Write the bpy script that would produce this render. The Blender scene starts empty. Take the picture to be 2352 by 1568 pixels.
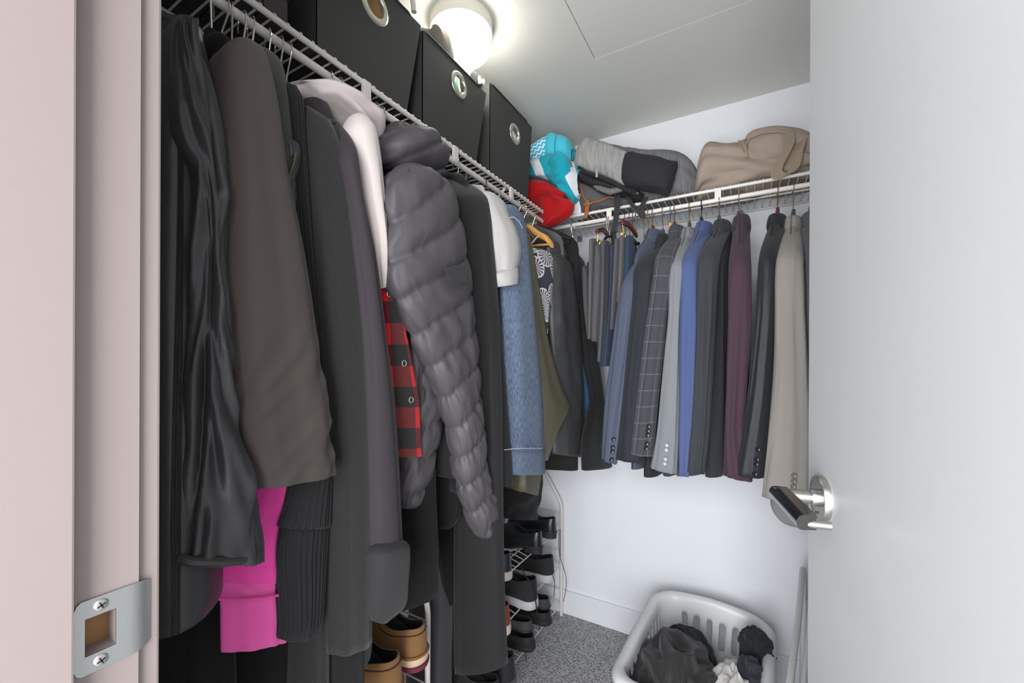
import bpy, bmesh, math, random
import numpy as np
from mathutils import Vector, Matrix, noise
random.seed(7)
C = bpy.context.scene.collection
PI = math.pi

# ---------------------------------------------------------------- camera, light, exposure
CAM_H = 1.32
F = 946.0; CX = 1176.0; CY = 829.0; ROLL = 0.004
YAW = math.radians(30.0)
cam_data = bpy.data.cameras.new('camera')
cam_data.sensor_width = 36.0
cam_data.lens = F / 2352.0 * 36.0
cam_data.shift_y = (CY - 784.0) / 2352.0
cam_data.clip_start = 0.02
cam = bpy.data.objects.new('camera', cam_data); C.objects.link(cam)
cam.matrix_world = (Matrix.Translation((0, 0, CAM_H)) @ Matrix.Rotation(YAW, 4, 'Z')
                    @ Matrix.Rotation(PI / 2, 4, 'X') @ Matrix.Rotation(ROLL, 4, 'Z'))
bpy.context.scene.camera = cam

w = bpy.data.worlds.new('hall_daylight'); bpy.context.scene.world = w
w.use_nodes = True
w.node_tree.nodes['Background'].inputs['Color'].default_value = (0.93, 0.95, 1.0, 1)
w.node_tree.nodes['Background'].inputs['Strength'].default_value = 1.1

def area(name, loc, rot, sx, sy, power, col):
    l = bpy.data.lights.new(name, 'AREA'); l.shape = 'RECTANGLE'; l.size = sx; l.size_y = sy
    l.energy = power; l.color = col
    o = bpy.data.objects.new(name, l); C.objects.link(o); o.location = loc; o.rotation_euler = rot
    return o
# fill light added behind the camera, shining in through the doorway
area('doorway_fill_light', (0.05, -0.95, 1.2), (math.radians(87), 0, math.radians(0)), 1.3, 1.9, 76, (0.95, 0.97, 1.0))

vs = bpy.context.scene.view_settings
vs.view_transform = 'Standard'
try: vs.look = 'None'
except Exception: pass
vs.gamma = 1.0; vs.use_curve_mapping = False
vs.exposure = 0.47

# ---------------------------------------------------------------- pixel -> world
def ray(x, y):
    dx, dy = x - CX, y - CY
    c, s = math.cos(ROLL), math.sin(ROLL)
    a, b = (c * dx + s * dy) / F, (-s * dx + c * dy) / F
    return Vector((-math.sin(YAW) + a * math.cos(YAW), math.cos(YAW) + a * math.sin(YAW), -b))
def P(x, y, X=None, Y=None, Z=None, t=None):
    d = ray(x, y)
    if X is not None: t = X / d.x
    elif Y is not None: t = Y / d.y
    elif Z is not None: t = (Z - CAM_H) / d.z
    return Vector((d.x * t, d.y * t, CAM_H + d.z * t))

# ---------------------------------------------------------------- materials
def lin(v):
    v = v / 255.0
    return v / 12.92 if v <= 0.04045 else ((v + 0.055) / 1.055) ** 2.4
def rgb(c): return (lin(c[0]), lin(c[1]), lin(c[2]), 1)
class NT:
    def __init__(s, name, rough=0.8, metal=0.0, sheen=0.0, spec=0.5):
        m = bpy.data.materials.new(name); m.use_nodes = True
        s.m = m; s.t = m.node_tree; s.b = s.t.nodes['Principled BSDF']
        s.b.inputs['Roughness'].default_value = rough
        s.b.inputs['Metallic'].default_value = metal
        s.b.inputs['Specular IOR Level'].default_value = spec
        sheen *= .35
        if sheen:
            s.b.inputs['Sheen Weight'].default_value = sheen
            s.b.inputs['Sheen Roughness'].default_value = 0.5
    def n(s, typ, **kw):
        nd = s.t.nodes.new(typ)
        for k, v in kw.items():
            if k.startswith('_'): setattr(nd, k[1:], v)
            else: nd.inputs[k.replace('__', ' ')].default_value = v
        return nd
    def l(s, a, b): s.t.links.new(a, b)
    def coord(s, kind='UV', scale=(1, 1, 1), rot=(0, 0, 0)):
        tc = s.n('ShaderNodeTexCoord'); mp = s.n('ShaderNodeMapping')
        mp.inputs['Scale'].default_value = scale; mp.inputs['Rotation'].default_value = rot
        s.l(tc.outputs[kind], mp.inputs['Vector']); return mp.outputs['Vector']
    def mix(s, fac, a, b, blend='MIX'):
        x = s.n('ShaderNodeMix', _data_type='RGBA', _blend_type=blend)
        for k, v in ((0, fac), (6, a), (7, b)):
            if isinstance(v, (int, float)): x.inputs[k].default_value = v
            elif isinstance(v, tuple): x.inputs[k].default_value = v
            else: s.l(v, x.inputs[k])
        return x.outputs[2]
    def math(s, op, a, b=0.0, c=0.0):
        x = s.n('ShaderNodeMath', _operation=op)
        for k, v in ((0, a), (1, b), (2, c)):
            if isinstance(v, (int, float)): x.inputs[k].default_value = v
            else: s.l(v, x.inputs[k])
        return x.outputs[0]
    def ramp(s, fac, stops):
        r = s.n('ShaderNodeValToRGB'); s.l(fac, r.inputs[0])
        el = r.color_ramp.elements
        while len(el) < len(stops): el.new(0.5)
        for e, (p, c) in zip(el, stops): e.position = p; e.color = c
        return r.outputs[0]
    def bump(s, h, strength=0.3, dist=0.002, prev=None):
        b = s.n('ShaderNodeBump'); b.inputs['Strength'].default_value = strength
        b.inputs['Distance'].default_value = dist; s.l(h, b.inputs['Height'])
        if prev is not None: s.l(prev, b.inputs['Normal'])
        s.l(b.outputs[0], s.b.inputs['Normal']); return b.outputs[0]
    def col(s, v):
        if isinstance(v, tuple): s.b.inputs['Base Color'].default_value = v
        else: s.l(v, s.b.inputs['Base Color'])
        return s
_mats = {}
def plain(name, c, rough=0.5, metal=0.0, spec=0.5):
    if name in _mats: return _mats[name]
    k = NT(name, rough, metal, spec=spec); k.col(rgb(c)); _mats[name] = k.m; return k.m
def paint(name, c, rough=0.6, bump=0.15, scale=260):
    k = NT(name, rough, spec=0.35)
    v = k.coord('Object')
    nz = k.n('ShaderNodeTexNoise', Scale=scale, Detail=3.0); k.l(v, nz.inputs['Vector'])
    n2 = k.n('ShaderNodeTexNoise', Scale=2.2, Detail=4.0); k.l(v, n2.inputs['Vector'])
    a = rgb(c); b = tuple(x * 0.93 for x in a[:3]) + (1,)
    k.col(k.mix(n2.outputs[0], a, b)); k.bump(nz.outputs[0], bump, 0.001); return k.m
def fab(name, c, rough=0.85, weave=900, wb=0.35, var=0.14, fold=0.0, sheen=0.25, fleck=0.0, spec=0.3, foldscale=(14, 1.5), streak=None):
    """woven or knitted cloth: colour drift, fine weave relief, optional soft fold relief"""
    if name in _mats: return _mats[name]
    k = NT(name, rough, sheen=sheen, spec=spec)
    a = rgb(c)
    v = k.coord('UV')
    n1 = k.n('ShaderNodeTexNoise', Scale=7.0, Detail=5.0, Roughness=0.6); k.l(v, n1.inputs['Vector'])
    dark = tuple(x * (1 - var) for x in a[:3]) + (1,); lite = tuple(min(1, x * (1 + var)) for x in a[:3]) + (1,)
    col = k.mix(n1.outputs[0], dark, lite)
    n2 = k.n('ShaderNodeTexNoise', Scale=weave, Detail=2.0)
    v2 = k.coord('UV', (1, 0.5, 1)); k.l(v2, n2.inputs['Vector'])
    if fleck:
        f = k.ramp(n2.outputs[0], [(0.45, (0, 0, 0, 1)), (0.75, (1, 1, 1, 1))])
        col = k.mix(k.math('MULTIPLY', f, fleck), col, tuple(min(1, x * 3 + 0.02) for x in a[:3]) + (1,))
    if streak:
        v3 = k.coord('UV', streak[0]); n3 = k.n('ShaderNodeTexNoise', Scale=1.0, Detail=4.0); k.l(v3, n3.inputs['Vector'])
        f = k.ramp(n3.outputs[0], [(0.35, (0, 0, 0, 1)), (0.7, (1, 1, 1, 1))])
        col = k.mix(k.math('MULTIPLY', f, streak[2]), col, rgb(streak[1]))
    k.col(col)
    nb = k.bump(n2.outputs[0], wb, 0.0008)
    if fold:
        v4 = k.coord('UV', (foldscale[0], foldscale[1], 1))
        n4 = k.n('ShaderNodeTexNoise', Scale=1.0, Detail=3.0, Distortion=0.6); k.l(v4, n4.inputs['Vector'])
        k.bump(n4.outputs[0], 1.0, fold, nb)
    _mats[name] = k.m; return k.m

# ---------------------------------------------------------------- mesh building
class MB:
    def __init__(s): s.v = []; s.f = []; s.uv = []; s.flat = False; s.mi = []
    def add(s, vs, fs, uvs=None, mi=0):
        o = len(s.v); s.v += [tuple(p) for p in vs]
        s.f += [tuple(i + o for i in f) for f in fs]
        s.uv += list(uvs) if uvs is not None else [(p[0] + p[1], p[2]) for p in vs]
        s.mi += [mi] * len(fs)
        return s
    def box(s, lo, hi, R=None, at=None):
        vs = [Vector((x, y, z)) for x in (lo[0], hi[0]) for y in (lo[1], hi[1]) for z in (lo[2], hi[2])]
        if R is not None: vs = [R @ p for p in vs]
        if at is not None: vs = [p + Vector(at) for p in vs]
        return s.add(vs, [(0, 1, 3, 2), (4, 6, 7, 5), (0, 4, 5, 1), (2, 3, 7, 6), (0, 2, 6, 4), (1, 5, 7, 3)])
    def tube(s, pts, r, seg=8, close=False, cap=True):
        pts = [Vector(p) for p in pts]; n = len(pts)
        rs = r if isinstance(r, (list, tuple)) else [r] * n
        o = len(s.v); prev = None; vs = []; uv = []; L = 0
        for i, p in enumerate(pts):
            if close: tg = (pts[(i + 1) % n] - pts[i - 1])
            else: tg = pts[min(i + 1, n - 1)] - pts[max(i - 1, 0)]
            tg.normalize()
            if prev is None:
                up = Vector((0, 0, 1)) if abs(tg.z) < 0.9 else Vector((0, 1, 0))
                a = tg.cross(up).normalized()
            else: a = (prev - tg * prev.dot(tg)).normalized()
            prev = a; b = tg.cross(a)
            if i: L += (pts[i] - pts[i - 1]).length
            for k in range(seg):
                t = 2 * PI * k / seg
                vs.append(p + (a * math.cos(t) + b * math.sin(t)) * rs[i]); uv.append((rs[i] * t, L))
        fs = []
        for i in range(n if close else n - 1):
            for k in range(seg):
                i2 = (i + 1) % n
                fs.append((i * seg + k, i * seg + (k + 1) % seg, i2 * seg + (k + 1) % seg, i2 * seg + k))
        if cap and not close:
            fs.append(tuple(range(seg))[::-1]); fs.append(tuple((n - 1) * seg + k for k in range(seg)))
        return s.add(vs, fs, uv)
    def lathe(s, prof, seg=32, M=None):
        """prof: (radius, height) about local Z, placed by matrix M"""
        vs = []; fs = []
        for r, h in prof:
            for k in range(seg):
                t = 2 * PI * k / seg; p = Vector((r * math.cos(t), r * math.sin(t), h))
                vs.append(M @ p if M else p)
        for i in range(len(prof) - 1):
            for k in range(seg):
                fs.append((i * seg + k, i * seg + (k + 1) % seg, (i + 1) * seg + (k + 1) % seg, (i + 1) * seg + k))
        fs.append(tuple(range(seg))[::-1]); fs.append(tuple((len(prof) - 1) * seg + k for k in range(seg)))
        return s.add(vs, fs)
    def build(s, name, mat, parent=None, loc=None, smooth=True, bevel=0.0, angle=40):
        base = Vector(loc) if loc is not None else Vector((0, 0, 0))
        if parent is not None:
            q = parent; base = Vector((0, 0, 0))
            while q is not None: base += q.location; q = q.parent
        me = bpy.data.meshes.new(name)
        me.from_pydata([(p[0] - base[0], p[1] - base[1], p[2] - base[2]) for p in s.v], [], s.f)
        if s.uv:
            ul = me.uv_layers.new(name='UVMap')
            idx = np.empty(len(me.loops), dtype=np.int32); me.loops.foreach_get('vertex_index', idx)
            ul.data.foreach_set('uv', np.array(s.uv, dtype=np.float32)[idx].ravel())
        for mm in (mat if isinstance(mat, (list, tuple)) else [mat]): me.materials.append(mm)
        if any(s.mi): me.polygons.foreach_set('material_index', s.mi)
        bm = bmesh.new(); bm.from_mesh(me)
        bmesh.ops.recalc_face_normals(bm, faces=bm.faces)
        if bevel:
            bmesh.ops.bevel(bm, geom=[e for e in bm.edges if len(e.link_faces) == 2 and e.calc_face_angle() > 0.5], offset=bevel, segments=2, affect='EDGES', profile=0.6)
        bm.to_mesh(me); bm.free()
        if smooth:
            me.polygons.foreach_set('use_smooth', [True] * len(me.polygons))
            if angle < 180: me.set_sharp_from_angle(angle=math.radians(angle))
        o = bpy.data.objects.new(name, me); C.objects.link(o)
        if parent is not None: o.parent = parent
        elif loc is not None: o.location = base
        return o
def tag(o, label, cat, group=None, kind=None):
    o['label'] = label; o['category'] = cat
    if group: o['group'] = group
    if kind: o['kind'] = kind
    return o
def thing(name, label, cat, loc=(0, 0, 0), group=None):
    o = bpy.data.objects.new(name, None); C.objects.link(o); o.location = loc; o.empty_display_size = 0.05
    return tag(o, label, cat, group)
def struct(o): o['kind'] = 'structure'; return o

def cr(pts, m):
    """Catmull-Rom through vectors / tuples -> m samples (numpy)"""
    a = np.array([list(p) for p in pts], dtype=float)
    if len(a) == 2: return np.array([a[0] * (1 - t) + a[1] * t for t in np.linspace(0, 1, m)])
    seg = np.r_[0, np.cumsum(np.linalg.norm(np.diff(a[:, :3], axis=0), axis=1) + 1e-6)]
    u = seg / seg[-1]; out = []
    for t in np.linspace(0, 1, m):
        i = min(max(np.searchsorted(u, t, side='right') - 1, 0), len(a) - 2)
        h = (t - u[i]) / (u[i + 1] - u[i])
        d = u[i + 1] - u[i]
        m0 = (a[i + 1] - a[i - 1]) / (u[i + 1] - u[i - 1]) * d if i > 0 else (a[1] - a[0])
        m1 = (a[i + 2] - a[i]) / (u[i + 2] - u[i]) * d if i < len(a) - 2 else (a[-1] - a[-2])
        out.append((2*h**3-3*h**2+1)*a[i] + (h**3-2*h**2+h)*m0 + (-2*h**3+3*h**2)*a[i+1] + (h**3-h**2)*m1)
    return np.array(out)

def nz(x, y, z=0.0): return noise.noise(Vector((x, y, z)))

class Loft:
    """rings of (centre, half-axis a, half-axis b); surface = centre + a cos + b sin"""
    def __init__(s, Cn, A, B, e=0.85):
        s.C, s.A, s.B, s.e = Cn, A, B, e; s.m = len(Cn)
        d = np.r_[0, np.cumsum(np.linalg.norm(np.diff(Cn, axis=0), axis=1))]
        s.len = d[-1]; s.v = d
    def pt(s, i, th, disp=0.0, scale=1.0):
        c, q = math.cos(th), math.sin(th); e = s.e
        x = math.copysign(abs(c) ** e, c) * scale; y = math.copysign(abs(q) ** e, q) * scale
        p = s.C[i] + s.A[i] * x + s.B[i] * y
        if disp:
            la, lb = np.linalg.norm(s.A[i]) + 1e-6, np.linalg.norm(s.B[i]) + 1e-6
            n = s.A[i] / la * (c / la) + s.B[i] / lb * (q / lb); n = n / (np.linalg.norm(n) + 1e-9)
            p = p + n * disp
        return p
    def mesh(s, n=32, disp=None, top='dome', bottom='hollow', mb=None, hollow=0.03, i0=0, i1=None):
        mb = mb or MB(); i1 = s.m if i1 is None else i1
        rings = []; vv = []; per = []
        idx = list(range(i0, i1))
        if top == 'dome':
            for sc, up in ((0.35, 0.9), (0.7, 0.55), (0.9, 0.2)):
                k = i0; h = min(0.35 * np.linalg.norm(s.B[k]) + 0.004, 0.02)
                d = s.C[i0] - s.C[min(i0 + 1, s.m - 1)]; d = d / (np.linalg.norm(d) + 1e-9)
                rings.append([s.pt(k, 2*PI*j/n, 0, sc) + d * h * up for j in range(n)]); vv.append(s.v[k])
        for i in idx:
            R = []
            for j in range(n):
                th = 2 * PI * j / n
                R.append(s.pt(i, th, disp(i / (s.m - 1), th, s.v[i]) if disp else 0.0))
            rings.append(R); vv.append(s.v[i])
        if bottom == 'hollow':
            last = np.array(rings[-1]); cen = last.mean(axis=0)
            up = s.C[i1 - 1] - s.C[max(i1 - 4, 0)]; up = -up / (np.linalg.norm(up) + 1e-9)
            la = np.linalg.norm(s.A[i1-1]); lb = np.linalg.norm(s.B[i1-1]); t = min(0.003, 0.3 * min(la, lb))
            for off, upk in ((t * 0.4, -0.001), (t, 0.002), (t * 1.3, hollow)):
                k = 1 - off / max(min(la, lb), 0.004)
                rings.append([cen + (p - cen) * k + up * upk for p in last]); vv.append(vv[-1] + 0.001)
        elif bottom == 'dome':
            d = s.C[i1-1] - s.C[max(i1-2, 0)]; d = d / (np.linalg.norm(d) + 1e-9)
            h = min(0.6 * min(np.linalg.norm(s.B[i1-1]), np.linalg.norm(s.A[i1-1])), 0.03)
            last = np.array(rings[-1]); cen = last.mean(axis=0)
            for sc, dn in ((0.9, 0.35), (0.68, 0.75), (0.3, 1.0)):
                rings.append([cen + (p - cen) * sc + d * h * dn for p in last]); vv.append(vv[-1] + h * dn)
        vs = []; uv = []
        mid = rings[len(rings) // 2]
        for R, v in zip(rings, vv):
            u = 0
            for j in range(n):
                if j: u += float(np.linalg.norm(np.array(mid[j]) - np.array(mid[j - 1])))
                vs.append(tuple(R[j])); uv.append((u, v))
        fs = [(i * n + j, i * n + (j + 1) % n, (i + 1) * n + (j + 1) % n, (i + 1) * n + j) for i in range(len(rings) - 1) for j in range(n)]
        fs.append(tuple(range(n))[::-1]); fs.append(tuple((len(rings) - 1) * n + j for j in range(n)))
        mb.add(vs, fs, uv); return mb

def rows(rw, plane, th, m=44, e=0.85, deep=None):
    """rows of (y,xl,xr) or (xl,yl,xr,yr) pixels seen on a real plane X=.. or Y=..; th = thickness across it"""
    ax, val = plane
    pr = [((r[1], r[0]), (r[2], r[0])) if len(r) == 3 else ((r[0], r[1]), (r[2], r[3])) for r in rw]
    vals = val if isinstance(val, (list, tuple)) else [val] * len(rw)
    ths = th if isinstance(th, (list, tuple)) else [th] * len(rw)
    cols = []
    for (a, b), vl, t in zip(pr, vals, ths):
        pa = P(a[0], a[1], **{ax: vl}); pb = P(b[0], b[1], **{ax: vl})
        c = (pa + pb) / 2; h = (pb - pa) / 2
        cols.append(list(c) + list(h) + [t / 2])
    g = cr(cols, m)
    Cn, A = g[:, :3].copy(), g[:, 3:6].copy()
    bdir = np.array([1.0, 0, 0]) if ax == 'X' else np.array([0, -1.0, 0])
    B = g[:, 6:7] * bdir[None, :]
    return Loft(Cn, A, B, e)

# displacement styles -------------------------------------------------------------
def d_drape(amp, seed, fu=1.3, fv=1.2):
    def f(s, th, v):
        c, q = math.cos(th) * fu, math.sin(th) * fu
        w_ = min(1, v * 5)
        return amp * w_ * (nz(c * 1.6 + seed, q * 1.6, v * fv + seed) * 1.3 + 0.4 * nz(c * 4 + seed, q * 4, v * fv * 2))
    return f
def d_crinkle(amp, seed, fv=9):
    def f(s, th, v):
        c, q = math.cos(th), math.sin(th)
        wx = nz(c * 1.1 + seed, q * 1.1, v * 2.5) * 1.6; wz = nz(c * 1.2, q + seed, v * 2.2 + 5) * 1.6
        r1 = 1 - abs(nz(c * .7 + wx * .6, q * .7 + seed, v * fv + wz * .7 + c * .5)) * 3.2
        r2 = 1 - abs(nz(c * 1.3 + wx + 3, q * 1.3 + seed, v * fv * 2 - c * 1.2 + wz)) * 3.0
        return amp * (0.9 * r1 + 0.45 * r2 - .5)
    def f_old(s, th, v):
        c, q = math.cos(th), math.sin(th)
        a = 1 - abs(nz(c * 1.3 + seed, q * 1.3 + v * 3.0, v * fv * 0.5 + c * 1.4)) * 2.6
        b = nz(c * 3 + seed, q * 3, v * fv)
        return amp * (a * 0.9 + b * 0.5) * (0.5 + 0.5 * nz(seed, v * 3, 2.2) + 0.25)
    return f
def d_rib(amp, nr, seed=0):
    def f(s, th, v): return amp * (abs(math.sin(th * nr / 2.0)) - 0.5) + amp * nz(math.cos(th) * 2 + seed, math.sin(th) * 2, v * 2)
    return f
def d_puff(amp, band, seed, tilt=0.25, ph=0.0):
    def f(s, th, v):
        x = v / band + ph + tilt * math.cos(th)
        x += 0.08 * nz(math.cos(th) * 1.5, math.sin(th) * 1.5, v * 6 + seed)
        k = abs(math.sin(PI * x)) ** 0.36
        cr_ = nz(math.cos(th) * 9 + seed, math.sin(th) * 9, v * 9) * 0.55 * (1 - k) + (1 - abs(nz(math.cos(th) * 2.2 + seed, math.sin(th) * 2.2, v * 16)) * 3) * 0.20
        return amp * (k - 0.72 + cr_)
    return f
def d_cuffcrease(amp, seed, v0, v1):
    base = d_drape(amp * 0.7, seed)
    def f(s, th, v):
        w_ = max(0, 1 - abs((v - (v0 + v1) / 2) / ((v1 - v0) / 2))) ** 0.6
        return base(s, th, v) + amp * 0.9 * w_ * (1 - 3 * abs(nz(math.cos(th) * 0.8 + seed, v * 26 + math.cos(th) * 1.6, 0.3)))
    return f
def d_blob(amp, seed, f1=9.0):
    def f(s, th, v):
        c, q = math.cos(th), math.sin(th)
        a = 1 - abs(nz(c * 1.4 + seed, q * 1.4 + seed, v * f1)) * 2.4
        b = nz(c * 3.3 + seed, q * 3.3, v * f1 * 2.2)
        return amp * (a - 0.5 + 0.5 * b)
    return f
# ================================================================= setting
CEIL = 2.44; XL = -1.09; YB = 2.02; XR = 0.42
DX0, DX1, DY0, DY1 = -0.44, 0.235, 0.02, 0.142     # doorway opening and wall thickness
white_wall = paint('wall_paint', (234, 236, 240), 0.55)
ceil_paint = paint('ceiling_paint', (222, 222, 216), 0.7)
trim_paint = paint('trim_paint', (232, 234, 238), 0.35, 0.05, 90)
jamb_paint = paint('jamb_paint', (144, 132, 129), 0.4, 0.12, 60)
door_paint = paint('door_paint', (190, 191, 191), 0.42, 0.05, 120)

def carpet():
    k = NT('carpet_loop', 0.95, spec=0.1)
    v = k.coord('Object', (1, 1, 1), (0, 0, 0.4))
    vo = k.n('ShaderNodeTexVoronoi', Scale=125.0, Randomness=0.6); k.l(v, vo.inputs['Vector'])
    v2 = k.coord('Object', (1, 1, 1), (0, 0, 0.4))
    w1 = k.n('ShaderNodeTexWave', Scale=42.0, Distortion=3.0, Detail=2.0); w1.inputs['Detail Scale'].default_value = 3.0
    k.l(v2, w1.inputs['Vector'])
    n1 = k.n('ShaderNodeTexNoise', Scale=130.0, Detail=3.0); k.l(v, n1.inputs['Vector'])
    f = k.math('ADD', k.math('MULTIPLY', vo.outputs['Distance'], 0.9), k.math('MULTIPLY', n1.outputs[0], 0.8))
    c = k.ramp(f, [(0.42, rgb((38, 38, 40))), (0.60, rgb((116, 115, 117))), (0.95, rgb((180, 179, 180)))])
    k.col(c); k.bump(k.math('SUBTRACT', 1.0, f), 0.8, 0.003); return k.m
fl = MB().box((-1.3, -0.9, -0.03), (0.62, YB + 0.12, 0)).build('floor', carpet(), smooth=False); struct(fl)

# ceiling with a framed access hatch let into it
hc = P(1367, 135, Z=CEIL); g = 0.0022
hx0, hy1 = hc.x, hc.y; hx1, hy0 = min(hx0 + 0.62, XR - 0.06), hy1 - 0.62
cm = MB()
for lo, hi in (((XL - .1, DY0, 0), (XR + .1, hy0 - g, .05)), ((XL - .1, hy1 + g, 0), (XR + .1, YB + .1, .05)),
               ((XL - .1, hy0 - g, 0), (hx0 - g, hy1 + g, .05)), ((hx1 + g, hy0 - g, 0), (XR + .1, hy1 + g, .05))):
    cm.box((lo[0], lo[1], CEIL), (hi[0], hi[1], CEIL + .05))
ce = struct(cm.build('ceiling', ceil_paint, smooth=False))
MB().box((hx0, hy0, CEIL + 0.0006), (hx1, hy1, CEIL + .03)).build('access_hatch', ceil_paint, ce, smooth=False)
MB().box((hx0 - .02, hy0 - .02, CEIL + .045), (hx1 + .02, hy1 + .02, CEIL + .055)).build('hatch_backing', plain('hatch_dark', (40, 40, 40)), ce, smooth=False)

struct(MB().box((XL - .1, DY0, 0), (XL, YB + .1, CEIL)).build('wall_left', white_wall, smooth=False))
struct(MB().box((XL, YB, 0), (XR, YB + .1, CEIL)).build('wall_back', white_wall, smooth=False))
struct(MB().box((XR, DY0, 0), (XR + .1, YB + .1, CEIL)).build('wall_right', white_wall, smooth=False))
J = 0.02
fw = MB()
fw.box((XL, DY0, 0), (DX0 - J, DY1, CEIL)); fw.box((DX1 + J, DY0, 0), (XR, DY1, CEIL)); fw.box((DX0 - J, DY0, 2.07), (DX1 + J, DY1, CEIL))
struct(fw.build('wall_front', white_wall, smooth=False))
def base_m():
    return MB()
struct(base_m().box((XL, YB - .012, 0), (XR, YB, 0.122)).build('baseboard_back', trim_paint, smooth=False, bevel=.002))
struct(base_m().box((XL, DY1, 0), (XL + .012, YB - .012, 0.122)).build('baseboard_left', trim_paint, smooth=False, bevel=.002))
struct(base_m().box((XR - .012, DY1 + .9, 0), (XR, YB - .012, 0.122)).build('baseboard_right', trim_paint, smooth=False, bevel=.002))

# door frame: jambs (left one mortised for the latch), head, stops, closet-side casing
SZ = 1.107                                            # strike plate centre height
py0, py1 = DY0 + .088, DY1 - .008                     # plate flat part
my0, my1, mz0, mz1 = 0.1095, 0.1275, SZ - .0145, SZ + .0145
jm = MB()
jm.box((DX0 - J, DY0, 0), (DX0, DY1, mz0)); jm.box((DX0 - J, DY0, mz1), (DX0, DY1, 2.05))
jm.box((DX0 - J, DY0, mz0), (DX0, my0, mz1)); jm.box((DX0 - J, my1, mz0), (DX0, DY1, mz1))
jl = struct(jm.build('door_1', jamb_paint, smooth=False))
MB().box((DX0 - J - .001, my0 - .003, mz0 - .003), (DX0 - .016, my1 + .003, mz1 + .003)).build('latch_mortise', plain('raw_wood', (150, 112, 74), .8), jl, smooth=False)
MB().box((DX1, DY0, 0), (DX1 + J, DY1, 2.05)).build('jamb', jamb_paint, jl, smooth=False)
MB().box((DX0 - J, DY0, 2.05), (DX1 + J, DY1, 2.07)).build('head_jamb', jamb_paint, jl, smooth=False)
MB().box((DX0, DY0, 0), (DX0 + .012, DY0 + .0815, 2.05)).build('door_stop', jamb_paint, jl, smooth=False, bevel=.0015)
MB().box((DX1 - .012, DY0, 0), (DX1, DY0 + .0815, 2.05)).build('door_stop', jamb_paint, jl, smooth=False, bevel=.0015)
MB().box((DX0 - .07, DY1, 0), (DX0 - .004, DY1 + .0155, 2.06)).build('casing', jamb_paint, jl, smooth=False, bevel=.002)
MB().box((DX1 + .004, DY1, 0), (DX1 + .07, DY1 + .0155, 2.06)).build('casing', jamb_paint, jl, smooth=False, bevel=.002)
MB().box((DX0 - .07, DY1, 2.054), (DX1 + .07, DY1 + .0155, 2.12)).build('casing', jamb_paint, jl, smooth=False, bevel=.002)

# strike plate with rounded corners, latch hole, curved lip and two crosshead screws
steel = plain('satin_steel', (176, 178, 176), .38, 0.9)
sp = thing('strike_plate', 'brushed steel strike plate screwed to the door jamb by two crosshead screws', 'strike plate', (DX0, .12, SZ))
def plate():
    mb = MB(); yA, yB, yL = 0.1035, 0.137, 0.1575; h = .0285
    ys = [yA, yA + .0015, yA + .004, my0, my1, 0.133, yB, 0.141, 0.146, 0.151, 0.155, yL]
    def hz(y):
        if y < yA + .004: return h - .006 * (1 - math.sqrt(max(0, 1 - ((yA + .006 - y) / .006) ** 2)))
        if y > 0.139: 
            q = (y - 0.139) / (yL - 0.139); return h - .012 * (1 - math.sqrt(max(0, 1 - q * q * 0.98)))
        return h
    def xo(y):
        return 0.0 if y < yB + .001 else -((y - yB) ** 2) * 26
    zs_in = (mz0 - SZ, mz1 - SZ)
    for side in (0.0016, -0.0002):
        pass
    grid = []
    for y in ys:
        H = hz(y); grid.append([-H, -H * .6 if H * .6 > .0146 else -.0146, zs_in[0], zs_in[1], max(.0146, H * .6), H])
    vs = []
    for t in (0.0018, 0.0001):
        for y, r in zip(ys, grid):
            for z in r: vs.append((DX0 + t + xo(y), y, SZ + z))
    n = len(ys); fs = []; K = n * 6
    for i in range(n - 1):
        for j in range(5):
            if i == 3 and j == 2: continue
            a = i * 6 + j
            fs.append((a, a + 1, a + 7, a + 6)); fs.append((K + a, K + a + 6, K + a + 7, K + a + 1))
    for i in range(n - 1):
        for j in (0, 5): a = i * 6 + j; fs.append((a, a + 6, K + a + 6, K + a))
    for i in (0, n - 1):
        for j in range(5): a = i * 6 + j; fs.append((a, K + a, K + a + 1, a + 1))
    for (a, b) in ((3*6+2, 3*6+3), (4*6+2, 4*6+3), (3*6+2, 4*6+2), (3*6+3, 4*6+3)): fs.append((a, b, K + b, K + a))
    mb.add(vs, fs); return mb
plate().build('plate', steel, sp, smooth=True, angle=25)
for dz in (-.0215, .0215):
    M = Matrix.Translation((DX0 + .0018, 0.1185, SZ + dz)) @ Matrix.Rotation(PI / 2, 4, 'Y')
    s_ = MB().lathe([(.0046, 0), (.0046, .0004), (.0036, .0013), (.0001, .0015)], 24, M).build('screw', plain('screw_steel', (190, 190, 186), .3, .9), sp)
    for a in (0.4, 0.4 + PI / 2):
        R = Matrix.Rotation(a, 3, 'X')
        MB().box((.0030, -.0027, -.0005), (.0036, .0027, .0005), R, (DX0, 0.1185, SZ + dz)).build('cross_slot', plain('slot_dark', (30, 28, 26)), s_, smooth=False)

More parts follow.
